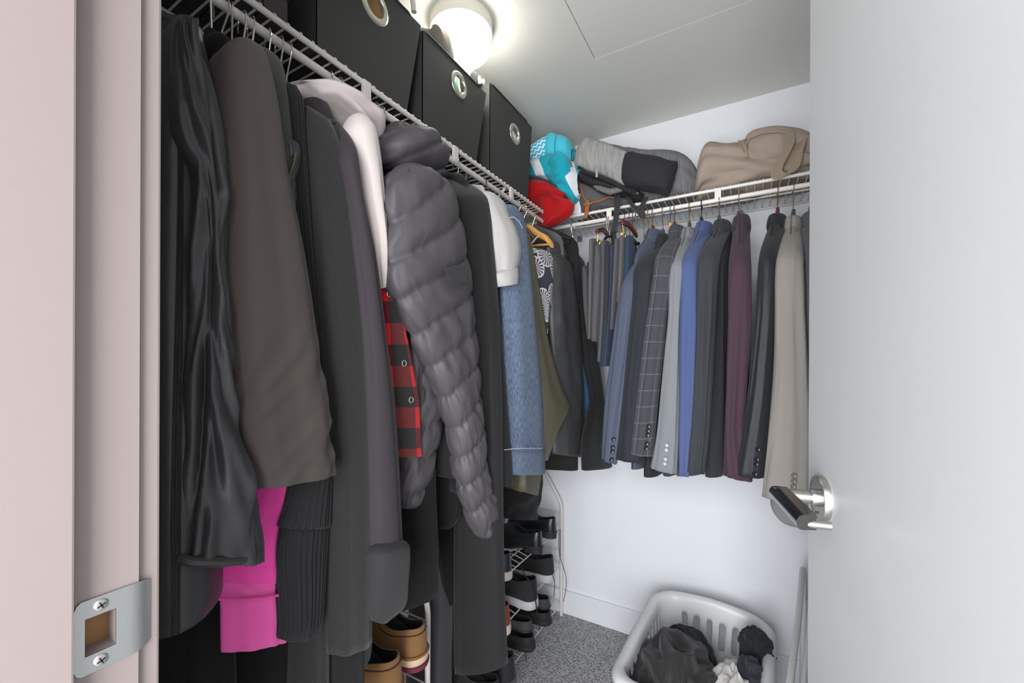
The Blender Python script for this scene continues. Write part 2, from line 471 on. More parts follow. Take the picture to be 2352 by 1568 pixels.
# ---- the open door leaf on the right
ang = math.radians(11); dd = Vector((-math.sin(ang), math.cos(ang), 0)); dn = Vector((-math.cos(ang), -math.sin(ang), 0))
rp = Vector((0.097, 0.766, 1.117))
R = Matrix(((dd.x, dn.x, 0), (dd.y, dn.y, 0), (0, 0, 1)))
dorigin = (rp.x, rp.y, 0)
dr = MB().box((-.655, -.035, .012), (.068, 0, 2.035), R, dorigin).build('door_2', door_paint, loc=dorigin, smooth=False, bevel=.0015); struct(dr)
brushed = plain('brushed_nickel', (190, 188, 182), .34, 1.0)
darkst = plain('polished_dark_nickel', (122, 121, 118), .2, 1.0)
def dM(s, n, z):   # matrix whose local Z points along door normal
    return Matrix.Translation(rp + dd * s + dn * n + Vector((0, 0, z))) @ Matrix(((dd.x, 0, dn.x), (dd.y, 0, dn.y), (0, 1, 0))).to_4x4()
hd = MB().lathe([(.0325, 0), (.0325, .0085), (.0315, .0098), (.0295, .0098), (.029, .0092), (.012, .0090)], 56, dM(0, 0, 0)).build('door_lever', brushed, dr)
MB().lathe([(.0125, .009), (.0125, .017), (.0118, .018), (.0088, .018), (.0088, .0195), (.0098, .020), (.0098, .0655)], 36, dM(0, 0, 0)).build('lever_neck', brushed, hd)
lv = MB(); q = []
pr = [(.0, -.0095), (.004, -.0098), (.0085, -.0085), (.0115, -.0045), (.0122, 0), (.0115, .0045), (.0085, .0085), (.004, .0096), (0, .0098)]
pr = [(-.012, -.0098)] + pr + [(-.012, .0098)]
def lvr(s, mitre): return [rp + dd * (s - (mitre * (n_ + .0))) + dn * (n_ + .0575) + Vector((0, 0, z_)) for n_, z_ in pr]
ra = lvr(.0098, 0.0); rb = lvr(-.118, 0.35)
n_ = len(pr)
lv.add(ra + rb, [(i, (i + 1) % n_, n_ + (i + 1) % n_, n_ + i) for i in range(n_)] + [tuple(range(n_))[::-1], tuple(range(n_, 2 * n_))])
lv.build('lever_grip', darkst, hd, smooth=True, angle=30)
MB().lathe([(.0055, .03), (.0055, .056)], 24, dM(-.112, 0, -.003)).build('lever_return', brushed, hd)
MB().lathe([(.002, .0099), (.002, .0108)], 12, dM(0.0, 0, -.022)).build('set_screw', plain('slot_dark', (30, 28, 26)), hd)

# ---- ceiling lamp
lc = P(1060, 52, Z=CEIL); LR = 0.098
lamp = thing('ceiling_lamp', 'round flush ceiling lamp with a glowing white drum diffuser', 'ceiling lamp', (lc.x, lc.y, CEIL))
ML = Matrix.Translation((lc.x, lc.y, CEIL)) @ Matrix.Rotation(PI, 4, 'X')
MB().lathe([(LR * .9, 0), (LR * 1.05, .0), (LR * 1.05, .036), (LR * 1.03, .039), (LR * .97, .039), (LR * .95, .034)], 64, ML).build('lamp_base', plain('lamp_base_white', (236, 232, 218), .4), lamp)
LAMP_E = 14.0
def glow():
    k = NT('lit_opal_glass', .3); k.col((.9, .9, .88, 1))
    k.b.inputs['Emission Color'].default_value = (1.0, .96, .86, 1); k.b.inputs['Emission Strength'].default_value = LAMP_E
    return k.m
LAMP_E = 14.0
MB().lathe([(LR * .95, .030), (LR * .965, .034), (LR * .965, .078), (LR * .94, .092), (LR * .86, .101), (LR * .6, .106), (.001, .108)], 64, ML).build('diffuser', glow(), lamp)
# ================================================================= wire shelves
wire = plain('white_coated_wire', (222, 217, 212), .35)
RZ, SZT = 1.925, 1.965
def copy_part(src, parent, off, name=None):
    o = src.copy(); C.objects.link(o); o.parent = parent; o.location = src.location + Vector(off)
    if name: o.name = name
    return o
LS0, LS1 = DY1 + .03, 1.615
ls = thing('wire_shelf', 'white wire closet shelf with hanging rod along the left wall', 'wire shelf', (-.935, .9, SZT))
MB().tube([(-.78, LS0, RZ), (-.78, LS1, RZ)], .0085, 16).build('hanging_rod', wire, ls)
MB().tube([(-.78, LS0, SZT), (-.78, LS1, SZT)], .0062, 14).build('front_rail', wire, ls)
MB().tube([(-.932, LS0, SZT - .005), (-.932, LS1, SZT - .005)], .0042, 10).build('middle_rail', wire, ls)
MB().tube([(-1.08, LS0, SZT - .005), (-1.08, LS1, SZT - .005)], .0042, 10).build('rear_rail', wire, ls)
w0 = None; y = LS0 + .012
while y < LS1:
    if w0 is None:
        w0 = MB().tube([(-1.083, y, SZT), (-.784, y, SZT + .0015), (-.776, y, SZT + .0062), (-.7725, y, SZT + .002)], .0021, 6).build('cross_wire', wire, ls); y00 = y
    else: copy_part(w0, ls, (0, y - y00, 0))
    y += .0262
for yb in (P(838, 215, X=-.78).y, P(1043, 352, X=-.78).y, P(1172, 437, X=-.78).y):
    MB().box((-.7805, yb - .011, RZ - .004), (-.7705, yb + .011, SZT + .004)).build('rod_bracket', wire, ls, smooth=False, bevel=.002)
for yb in (P(1155, 440, X=-.80).y,):
    MB().tube([(-.79, yb, SZT), (-1.083, yb + .01, SZT - .30)], .006, 8).build('wall_brace', wire, ls)
bs = thing('wire_shelf', 'white wire closet shelf with hanging rod on the back wall', 'wire shelf', (-.3, 1.87, SZT))
MB().tube([(XL + .01, 1.72, RZ), (XR - .004, 1.72, RZ)], .0085, 16).build('hanging_rod', wire, bs)
MB().tube([(XL + .01, 1.72, SZT), (XR - .004, 1.72, SZT)], .0062, 14).build('front_rail', wire, bs)
MB().tube([(XL + .01, 1.868, SZT - .005), (XR - .004, 1.868, SZT - .005)], .004, 10).build('middle_rail', wire, bs)
MB().tube([(XL + .01, 2.008, SZT - .005), (XR - .004, 2.008, SZT - .005)], .004, 10).build('rear_rail', wire, bs)
w0 = None; x = XL + .03
while x < XR - .01:
    if w0 is None:
        w0 = MB().tube([(x, 2.012, SZT), (x, 1.724, SZT + .0015), (x, 1.716, SZT + .0062), (x, 1.7125, SZT + .002)], .0019, 6).build('cross_wire', wire, bs); x00 = x
    else: copy_part(w0, bs, (x - x00, 0, 0))
    x += .0262
for px in (1400, 1649):
    xb = P(px, 450, Y=1.72).x
    MB().box((xb - .011, 1.7115, RZ - .004), (xb + .011, 1.7205, SZT + .004)).build('rod_bracket', wire, bs, smooth=False, bevel=.002)
for px in (1330, 1700):
    xb = P(px, 500, Y=2.0).x
    MB().box((xb - .012, 2.004, SZT - .028), (xb + .012, 2.0195, SZT - .0)).build('wall_clip', plain('grey_plastic', (120, 122, 126), .5), bs, smooth=False, bevel=.002)

# ================================================================= fabric boxes on the left shelf
boxcloth = fab('black_box_cloth', (60, 60, 58), .75, 1200, .25, .06, sheen=.1)
boxedge = fab('black_box_binding', (48, 48, 47), .7, 1200, .25, .06, sheen=.1)
ring_m = plain('nickel_ring', (206, 202, 188), .25, .85)
DECK = SZT + .0062
def storage_box(label, y0, y1, ztop, gx, gy, lean=.05, gr=.040, depth=.275, dz=0.0):
    XF = -.792; XBk = XF - depth; z0 = DECK
    t = thing('fabric_storage_box', label, 'storage box', (XF - depth / 2, (y0 + y1) / 2, z0), 'black fabric storage boxes on the wire shelf')
    def corner(x, y, z):
        k = (z - z0) / (ztop - z0); yy = y + (lean * k if y > (y0 + y1) / 2 else 0.0)
        return Vector((x, yy, z))
    g = P(gx, gy, X=XF); gr_in = gr * .64
    # front panel: polar grid from the grommet hole to the panel outline
    n = 48; vs = []
    def outline(a):
        c, s_ = math.cos(a), math.sin(a); best = 9
        k = 0
        yl = y0 - g.y; yr = y1 - g.y + lean * (g.z - z0) / (ztop - z0); zb = z0 - g.z; zt = ztop - g.z
        sl = lean / (ztop - z0)
        for val, den, num in ((0, c, yl), (1, c - sl * s_, yr), (2, s_, zb), (3, s_, zt)):
            if abs(den) > 1e-6:
                r = num / den
                if r > 0: best = min(best, r)
        return best
    angs = sorted([2 * PI * i / n for i in range(n)] + [math.atan2(zz - g.z, corner(0, yy, zz).y - g.y) % (2 * PI) for yy in (y0, y1) for zz in (z0, ztop)])
    n = len(angs); rr = [0, .15, .5, 1.0]
    for tk in (0.0, -.004):
        for f in rr:
            for a in angs:
                r = gr_in * 1.05 + (outline(a) - gr_in * 1.05) * f
                vs.append((XF + tk, g.y + r * math.cos(a), g.z + r * math.sin(a)))
    fs = []
    for L in range(2):
        for i in range(len(rr) - 1):
            for j in range(n):
                a = L * 4 * n + i * n + j; b = L * 4 * n + i * n + (j + 1) % n
                fs.append((a, b, b + n, a + n) if L == 0 else (a, a + n, b + n, b))
    mb = MB().add(vs, fs, [(p[1], p[2]) for p in vs]); mb.build('front_panel', boxcloth, t, smooth=False)
    M = Matrix.Translation((XF, g.y, g.z)) @ Matrix.Rotation(PI / 2, 4, 'Y')
    r1, r2 = gr, gr_in
    prof = [(r2 * .98, -.006), (r2 * .97, .001), (r2 * 1.03, .0035), (r2 * 1.2, .0028), (r2 * 1.26, .0038), (r1 * .9, .003), (r1, .0006), (r1, -.0005)]
    vs = []; fs = []; m = 48
    for r, h in prof:
        for k in range(m): vs.append(M @ Vector((r * math.cos(2*PI*k/m), r * math.sin(2*PI*k/m), h)))
    for i in range(len(prof) - 1):
        for k in range(m): fs.append((i*m+k, i*m+(k+1) % m, (i+1)*m+(k+1) % m, (i+1)*m+k))
    for k in range(m): fs.append((k, (len(prof)-1)*m+k, (len(prof)-1)*m+(k+1) % m, (k+1) % m))
    MB().add(vs, fs).build('grommet', ring_m, t, angle=60)
    w_ = MB(); th = .004
    def panel(a, b, c, d, off):
        o = Vector(off); q = [a, b, c, d]; q2 = [p + o for p in q]
        w_.add(q + q2, [(0, 1, 2, 3), (4, 7, 6, 5), (0, 4, 5, 1), (1, 5, 6, 2), (2, 6, 7, 3), (3, 7, 4, 0)])
    XI = XF - th
    panel(corner(XI, y0, z0), corner(XBk, y0, z0), corner(XBk, y0, ztop), corner(XI, y0, ztop), (0, th, 0))
    panel(corner(XI, y1, z0), corner(XBk, y1, z0), corner(XBk, y1, ztop), corner(XI, y1, ztop), (0, -th, 0))
    panel(corner(XBk, y0, z0), corner(XBk, y1, z0), corner(XBk, y1, ztop), corner(XBk, y0, ztop), (th, 0, 0))
    panel(corner(XI, y0 + th, z0), corner(XI, y1 - th, z0), corner(XBk, y1 - th, z0), corner(XBk, y0 + th, z0), (0, 0, th))
    w_.build('body', boxcloth, t, smooth=False)
    e = [corner(XF, y0, ztop), corner(XF, y1, ztop), corner(XBk, y1, ztop), corner(XBk, y0, ztop)]
    pts = []
    for i in range(4):
        a, b = e[i], e[(i + 1) % 4]
        for k in range(6): pts.append(a.lerp(b, (k + .3) / 6.3))
    MB().tube(pts, .0036, 6, close=True).build('top_binding', boxedge, t)
    return t
storage_box('black fabric storage box nearest the doorway, the largest, its ring showing tan cardboard', P(728, 60, X=-.792).y, P(933, 250, X=-.792).y, P(966, 58, X=-.792).z, 861, 12, .055, .043)
storage_box('black fabric storage box in the middle, under the lamp, dark behind its ring', P(971, 300, X=-.792).y, P(1093, 362, X=-.792).y, P(1118, 217, X=-.792).z, 1055, 195, .06, .040)
storage_box('black fabric storage box farthest along the shelf, beside the blue towels', P(1126, 330, X=-.792).y, P(1212, 432, X=-.792).y, P(1229, 300, X=-.792).z, 1183, 308, .035, .040)
# what the boxes hold
cardb = fab('cardboard_tan', (176, 138, 92), .8, 300, .2, .1, sheen=0)
bc = P(861, 12, X=-.84); 
o = MB().box((-1.04, bc.y - .10, DECK + .006), (-.83, bc.y + .06, DECK + .285)).build('cardboard_carton', cardb, loc=(-.93, bc.y, DECK + .006), smooth=False, bevel=.003)
tag(o, 'tan cardboard carton inside the largest black storage box', 'carton')
def ell(name, label, cat, c, r, mat, seed, amp=.02, ex=.8, n=40, m=28, f1=7.0, group=None, loc=None, disp=True, parent=None):
    ths = np.linspace(0.08, PI - .08, m)
    Cn = np.array([[c[0], c[1], c[2] + r[2] * math.cos(t)] for t in ths])
    A = np.array([[r[0] * math.sin(t) ** .8, 0, 0] for t in ths]); B = np.array([[0, r[1] * math.sin(t) ** .8, 0] for t in ths])
    L = Loft(Cn, A, B, ex)
    mb = L.mesh(n, d_blob(amp, seed, f1) if disp else None, top='dome', bottom='dome')
    o = mb.build(name, mat, parent, loc=None if parent else (c[0], c[1], c[2] - r[2]), angle=180)
    if not parent: tag(o, label, cat, group)
    return o
white_cloth = fab('white_cotton', (226, 222, 220), .85, 900, .3, .04, sheen=.2)
strp = NT('striped_towel', .9, sheen=.4)
_w = strp.n('ShaderNodeTexWave', Scale=7.0, Distortion=1.0); strp.l(strp.coord('Object'), _w.inputs['Vector'])
strp.col(strp.ramp(_w.outputs[0], [(0.0, rgb((30, 32, 34))), (.38, rgb((30, 32, 34))), (.42, rgb((230, 230, 226))), (.8, rgb((230, 230, 226))), (.86, rgb((50, 110, 80)))]))
p = P(1085, 150, X=-.85); ell('striped_towel', 'black, white and green striped towel poking out of the middle storage box', 'towel', (p.x - .035, p.y + .03, p.z - .045), (.055, .05, .042), strp.m, 3, .012)
p = P(1035, 108, X=-.85); ell('grey_garment', 'grey knitted garment bulging out of the middle storage box below the lamp', 'garment', (p.x - .03, p.y - .06, p.z - .06), (.07, .06, .08), fab('grey_knit', (120, 116, 108), .9, 600, .4), 8, .015)
p = P(948, 18, X=-.86); st = []
for k in range(14):
    a = k / 13 * PI * 1.1; st.append((p.x + .01, p.y - .04 + .035 * math.cos(a) * 1.0, p.z - .02 + .055 * math.sin(a)))
o = MB().tube([Vector(q) for q in st], .008, 8).build('white_strap', plain('white_webbing', (214, 208, 200), .6), loc=st[0]); tag(o, 'pale strap looping out of the top of the largest storage box', 'strap')
p = P(1183, 312, X=-.84); o = ell('crumpled_paper', 'crumpled white packing paper inside the farthest storage box', 'paper', (p.x - .05, p.y + .01, p.z - .05), (.055, .05, .085), plain('white_paper', (225, 225, 225), .6), 11, .02, f1=16)

# woven basket at the near end of the shelf
bas = thing('woven_basket', 'charcoal woven fabric basket on the shelf nearest the doorway', 'basket', (-.93, .33, DECK))
bm_dark = fab('basket_strap_weave', (70, 66, 68), .85, 500, .5, .12, sheen=.1)
bm_in = fab('basket_inner', (40, 38, 40), .9, 500, .3, .1, sheen=.1)
by1 = P(669, 40, X=-.792).y; by0 = LS0 + .01
wb = MB()
wb.box((-1.07, by0, DECK + .003), (-.798, by1 - .004, DECK + .009)); wb.box((-.806, by0, DECK + .009), (-.798, by1 - .004, DECK + .27)); wb.box((-1.07, by0, DECK + .009), (-1.062, by1 - .004, DECK + .27))
wb.box((-1.062, by0, DECK + .009), (-.806, by0 + .008, DECK + .27)); wb.box((-1.062, by1 - .012, DECK + .009), (-.806, by1 - .004, DECK + .27))
wb.build('liner', bm_in, bas, smooth=False)
cell = .052; ny = int((by1 - by0) / cell); nzc = 5; src = {}
for i in range(ny):
    for j in range(nzc):
        yc = by1 - .004 - (i + .5) * cell; zc = DECK + .004 + (j + .5) * cell
        if (i + j) % 2: s_ = ('h', (.0, cell * .5, cell * .44))
        else: s_ = ('v', (.0, cell * .44, cell * .5))
        k = s_[0]
        if k not in src:
            src[k] = MB().box((-.798, yc - s_[1][1], zc - s_[1][2]), (-.7925, yc + s_[1][1], zc + s_[1][2])).build('woven_strap', bm_dark, bas, smooth=False, bevel=.0022); src[k + 'c'] = (yc, zc)
        else: copy_part(src[k], bas, (0, yc - src[k + 'c'][0], zc - src[k + 'c'][1]))
src = {}
for i in range(ny):
    for j in range(5):
        yc = by1 - .004 - (i + .5) * cell; xc = -.80 - (j + .5) * cell
        k = 'h' if (i + j) % 2 else 'v'; a, b = (.5, .44) if k == 'h' else (.44, .5)
        if k not in src:
            src[k] = MB().box((xc - cell * a, yc - cell * b, DECK + .0005), (xc + cell * a, yc + cell * b, DECK + .0035)).build('base_strap', bm_dark, bas, smooth=False, bevel=.001); src[k + 'c'] = (xc, yc)
        else: copy_part(src[k], bas, (xc - src[k + 'c'][0], yc - src[k + 'c'][1], 0))

# ================================================================= things on the back shelf
def cols(cs, Y, th, zbot=None, m=30, e=.75):
    """columns (x, ytop, ybottom|None) seen on plane Y; None = resting on the wire deck"""
    pts = []
    ths = th if isinstance(th, (list, tuple)) else [th] * len(cs)
    for (x, yt, yb), t in zip(cs, ths):
        a = P(x, yt, Y=Y)
        if yb is None: b = a.copy(); b.z = DECK + .004
        else: b = P(x, yb, Y=Y); b.x = a.x
        c = (a + b) / 2; h = (a - b) / 2
        pts.append(list(c) + list(h) + [t / 2])
    g = cr(pts, m)
    return Loft(g[:, :3].copy(), g[:, 3:6].copy(), g[:, 6:7] * np.array([[0, -1.0, 0]]), e)
def zig():
    k = NT('zigzag_towel', .95, sheen=.5)
    v = k.coord('Object', (1, 1, 1), (0, .5, 0)); sep = k.n('ShaderNodeSeparateXYZ'); k.l(v, sep.inputs[0])
    tri = k.math('PINGPONG', k.math('MULTIPLY', sep.outputs['X'], 1.0), .011)
    ph = k.math('FRACT', k.math('MULTIPLY', k.math('ADD', sep.outputs['Z'], k.math('MULTIPLY', tri, 1.1)), 46.0))
    f = k.math('GREATER_THAN', ph, .52)
    k.col(k.mix(f, rgb((60, 178, 212)), rgb((214, 236, 242))))
    n = k.n('ShaderNodeTexNoise', Scale=500.0); k.l(k.coord('Object'), n.inputs['Vector']); k.bump(n.outputs[0], .5, .002)
    return k.m
def tq():
    k = NT('turquoise_striped_towel', .95, sheen=.5)
    v = k.coord('Object', (1, 1, 1), (0, .35, 0)); sep = k.n('ShaderNodeSeparateXYZ'); k.l(v, sep.inputs[0])
    ph = k.math('FRACT', k.math('ADD', k.math('MULTIPLY', sep.outputs['X'], 8.2), .62))
    f = k.math('GREATER_THAN', ph, .66)
    k.col(k.mix(f, rgb((18, 160, 178)), rgb((226, 232, 236))))
    n = k.n('ShaderNodeTexNoise', Scale=600.0); k.l(k.coord('Object'), n.inputs['Vector']); k.bump(n.outputs[0], .5, .002)
    return k.m
zigm, tqm = zig(), tq()
sky_terry = fab('sky_blue_terry', (70, 190, 214), .95, 500, .5, .06, sheen=.5)
teal_terry = fab('teal_terry', (20, 158, 176), .95, 500, .5, .08, sheen=.5)
navy_terry = fab('navy_terry', (52, 56, 68), .95, 500, .5, .08, sheen=.4)
redm = fab('red_fleece', (168, 8, 16), .9, 500, .4, .08, sheen=.4)
L = cols([(1200, 362, 398), (1222, 348, 400), (1240, 336, 404), (1258, 322, 404), (1270, 316, 400)], 1.76, [.16, .17, .17, .16, .14])
z1 = thing('zigzag_towel', 'sky blue towel with white zigzag pattern, rolled on top of the towel pile', 'towel', (-.84, 1.76, DECK + .2))
L.mesh(36, d_drape(.006, 5)).build('rolled_body', zigm, z1, angle=180)
cols([(1268, 312, 402), (1278, 311, 404), (1288, 316, 402)], 1.755, [.15, .165, .15]).mesh(30, d_drape(.006, 9)).build('folded_edge', sky_terry, z1, angle=180)
cols([(1284, 314, 405), (1298, 317, 406), (1312, 325, 404), (1320, 345, 398)], 1.77, [.15, .16, .15, .1]).mesh(30, d_drape(.009, 12)).build('rolled_end', sky_terry, z1, angle=180)
z2 = thing('striped_beach_towel', 'turquoise towel with wide white stripes, bunched in the middle of the towel pile', 'towel', (-.8, 1.73, DECK + .08))
cols([(1205, 385, 412), (1225, 378, 425), (1250, 372, 430), (1275, 362, 440), (1300, 380, 455), (1322, 378, 468), (1336, 395, 455)], 1.735, [.14, .18, .2, .2, .2, .17, .1], m=40).mesh(44, d_blob(.016, 2.7, 9)).build('bunched_cloth', tqm, z2, angle=180)
cols([(1262, 375, 415), (1275, 357, 425), (1292, 353, 425), (1306, 362, 412), (1313, 380, 400)], 1.665, [.05, .09, .1, .08, .04]).mesh(36, d_blob(.010, 7.1, 12)).build('rolled_corner', teal_terry, z2, angle=180)
o = cols([(1208, 405, 428), (1235, 410, 440), (1265, 418, 455), (1290, 430, 462)], 1.70, [.12, .16, .16, .1]).mesh(30, d_drape(.006, 33)).build('navy_towel', navy_terry, loc=(-.85, 1.7, DECK + .06), angle=180)
tag(o, 'navy and white towel squeezed between the turquoise towel and the red cloth', 'towel')
r_ = thing('red_blanket', 'red fleece cloth drooping over the shelf corner under the towels', 'blanket', (-.8, 1.66, 1.93))
cols([(1140, 425, 470), (1180, 423, 480), (1215, 421, 478), (1245, 422, 472), (1275, 432, 462), (1300, 450, 470)], 1.66, [.16, .18, .18, .16, .14, .08], m=50).mesh(60, d_blob(.013, 4.2, 9)).build('folded_cloth', redm, r_, angle=180)
rows([(448, 1222, 1262), (462, 1228, 1312), (478, 1234, 1316), (495, 1237, 1308), (510, 1238, 1285), (524, 1240, 1256)], ('Y', 1.63), [.05, .07, .07, .06, .05, .03]).mesh(48, d_blob(.010, 6.4, 12), bottom='dome').build('hanging_fold', redm, r_, angle=180)

# grey backpack lying on its side
hgrey = fab('heather_grey_canvas', (150, 150, 148), .85, 420, .4, .16, sheen=.1, fleck=.25, streak=((10, 160, 1), (104, 105, 106), .8))
mgrey = fab('mid_grey_canvas', (118, 118, 120), .85, 420, .4, .14, sheen=.1, streak=((12, 120, 1), (86, 86, 88), .7), fold=.01)
bmesh_m = fab('black_pocket_mesh', (38, 38, 40), .8, 260, .7, .1, sheen=.1)
blk = fab('black_nylon', (34, 34, 36), .6, 700, .3, .08, sheen=.05)
bp = thing('grey_backpack', 'heather grey backpack with black mesh pocket lying on the back shelf', 'backpack', (-.45, 1.86, DECK))
cols([(1325, 372, 420), (1335, 352, None), (1352, 330, None), (1400, 338, None), (1450, 352, None), (1500, 356, None), (1555, 360, None), (1590, 380, None), (1612, 408, None)], 1.865, [.1, .2, .25, .27, .27, .27, .26, .22, .12], m=46).mesh(44, d_blob(.013, 1.9, 5)).build('main_body', mgrey, bp, angle=180)
cols([(1322, 368, 382), (1330, 342, 388), (1348, 319, 396), (1385, 328, 408), (1420, 342, 424), (1450, 352, 440)], 1.72, [.04, .07, .09, .1, .1, .05], m=36).mesh(40, d_drape(.004, 3)).build('front_panel', hgrey, bp, angle=180)
cols([(1428, 388, 415), (1440, 353, 430), (1475, 357, 438), (1510, 362, 444), (1535, 370, 445), (1556, 372, 384)], 1.70, [.03, .07, .09, .09, .07, .02], m=36).mesh(40, d_drape(.006, 8)).build('side_pocket', bmesh_m, bp, angle=180)
MB().tube([P(1329, 384, Y=1.655), P(1350, 397, Y=1.652), P(1385, 410, Y=1.655), P(1420, 426, Y=1.66), P(1450, 442, Y=1.67)], .007, 8).build('zip_band', blk, bp)
zp = P(1371, 388, Y=1.645)
MB().box((zp.x - .005, 1.642, zp.z - .035), (zp.x + .005, 1.6455, zp.z)).build('zip_pull', plain('zip_silver', (150, 150, 148), .6, .2), bp, smooth=False, bevel=.0015)
cols([(1338, 400, 424), (1370, 412, 440), (1410, 424, 452), (1460, 438, 462), (1480, 446, 462)], 1.74, [.1, .14, .14, .12, .06]).mesh(32, d_blob(.006, 8.2, 8)).build('base_panel', blk, bp, angle=180)
MB().tube([P(1350, 412, Y=1.71), P(1375, 432, Y=1.68), P(1402, 441, Y=1.67), P(1428, 434, Y=1.68), P(1438, 440, Y=1.7), P(1466, 446, Y=1.7)], [.006, .011, .013, .012, .011, .007], 10).build('shoulder_strap', mgrey, bp)
def ribbon(pts, w_, t_=.0016, axis=(1, 0, 0)):
    mb = MB(); a = Vector(axis) * w_ / 2; vs = []; n = len(pts); g = cr(pts, max(10, n * 5)); uv = []
    for i, p in enumerate(g):
        p = Vector(p); q = Vector(g[min(i + 1, len(g) - 1)]) - Vector(g[max(i - 1, 0)]); nn = q.cross(a); nn.normalize(); nn *= t_ / 2
        for s_, sg in ((-1, 1), (1, 1), (1, -1), (-1, -1)): vs.append(p + a * s_ + nn * sg); uv.append((s_ * w_, i * .01))
    m = len(g); fs = [(i*4+k, i*4+(k+1) % 4, (i+1)*4+(k+1) % 4, (i+1)*4+k) for i in range(m - 1) for k in range(4)] + [(3, 2, 1, 0), ((m-1)*4, (m-1)*4+1, (m-1)*4+2, (m-1)*4+3)]
    return mb.add(vs, fs, uv)
web = fab('black_webbing', (44, 44, 46), .7, 400, .6, .08)
ribbon([P(1416, 440, Y=1.70), P(1418, 462, Y=1.68), P(1415, 500, Y=1.672), P(1409, 535, Y=1.67), P(1411, 562, Y=1.67)], .023).build('hanging_strap', web, bp, angle=60)
ribbon([P(1440, 452, Y=1.70), P(1452, 470, Y=1.69), P(1470, 490, Y=1.685), P(1476, 500, Y=1.68)], .02).build('strap_tail', web, bp, angle=60)
ribbon([P(1484, 452, Y=1.70), P(1474, 478, Y=1.68), P(1478, 498, Y=1.68)], .02).build('strap_tail', web, bp, angle=60)
MB().box(tuple(P(1402, 536, Y=1.668)), tuple(P(1418, 530, Y=1.664))).build('strap_buckle', plain('black_plastic', (24, 24, 26), .35), bp, smooth=False)
# second bag, grey with tan leather trim, under the backpack
tan = fab('tan_leather', (150, 92, 48), .55, 200, .3, .1, sheen=0)
b2 = thing('trimmed_bag', 'small dark bag with tan leather edging tucked under the backpack', 'bag', (-.68, 1.8, DECK))
cols([(1333, 404, None), (1350, 415, None), (1375, 432, None), (1400, 448, None), (1425, 458, None)], 1.80, [.1, .16, .18, .16, .1]).mesh(30, d_blob(.006, 3.3, 6)).build('bag_body', fab('dark_grey_canvas', (84, 84, 86), .85), b2, angle=180)
MB().tube([P(1334, 425, Y=1.72), P(1340, 452, Y=1.715), P(1352, 468, Y=1.71), P(1375, 462, Y=1.71), P(1400, 452, Y=1.715), P(1420, 456, Y=1.73)], .004, 8).build('leather_edging', tan, b2)
ribbon([P(1349, 460, Y=1.706), P(1349, 475, Y=1.703), P(1347, 488, Y=1.703), P(1345, 500, Y=1.703)], .018, .003).build('leather_tab', tan, b2, angle=60)
ribbon([P(1340, 470, Y=1.702), P(1349, 469, Y=1.700), P(1359, 467, Y=1.702)], .008, .003, (0, 0, 1)).build('leather_keeper', tan, b2, angle=60)
# white carton behind the cloth, at the corner of the shelf
o = MB().box((P(1315, 480, Y=1.74).x, 1.74, DECK + .001), (P(1334, 480, Y=1.74).x, 1.80, P(1330, 448, Y=1.74).z)).build('white_carton', plain('white_card', (225, 226, 228), .6), loc=(-.7, 1.77, DECK + .001), smooth=False, bevel=.001)
tag(o, 'small white carton standing between the towels and the trimmed bag', 'carton')
# beige canvas tote
beige = fab('beige_canvas', (154, 139, 126), .9, 500, .35, .06, fold=.004, sheen=.15)
webb = fab('khaki_webbing', (140, 126, 108), .85, 160, .9, .08)
bt = thing('beige_bag', 'beige canvas bag with webbing strap slumped on the right of the back shelf', 'bag', (-.1, 1.86, DECK))
cols([(1598, 438, None), (1608, 395, None), (1625, 352, None), (1665, 350, None), (1705, 352, None), (1740, 356, None), (1800, 362, None), (1850, 370, None), (1885, 380, None)], 1.86, [.1, .2, .25, .26, .27, .27, .27, .27, .2], m=50).mesh(48, d_blob(.024, 5.3, 4.6)).build('slumped_body', beige, bt, angle=180)
cols([(1704, 345, 362), (1716, 318, 380), (1745, 306, 392), (1785, 301, 392), (1825, 308, 385), (1855, 318, 378), (1880, 322, 375)], 1.80, [.06, .12, .16, .17, .17, .16, .1], m=40).mesh(44, d_blob(.007, 15, 5)).build('top_flap', beige, bt, angle=180)
MB().tube([P(1716, 362, Y=1.712), P(1712, 335, Y=1.712), P(1722, 316, Y=1.715), P(1752, 304, Y=1.715), P(1790, 302, Y=1.712), P(1810, 306, Y=1.71)], .0032, 8).build('piping', beige, bt)
cols([(1703, 328, 352), (1708, 324, 356), (1716, 322, 358)], 1.76, [.05, .07, .05], m=12).mesh(20, d_rib(.003, 14)).build('gathered_end', webb, bt, angle=180)
ribbon([P(1808, 306, Y=1.70), P(1812, 330, Y=1.69), P(1800, 360, Y=1.685), P(1786, 385, Y=1.685), P(1784, 400, Y=1.69), P(1800, 405, Y=1.69), P(1822, 390, Y=1.69), P(1832, 350, Y=1.69), P(1840, 325, Y=1.70)], .038, .003, (.9, -.2, .3)).build('webbing_strap', webb, bt, angle=60)
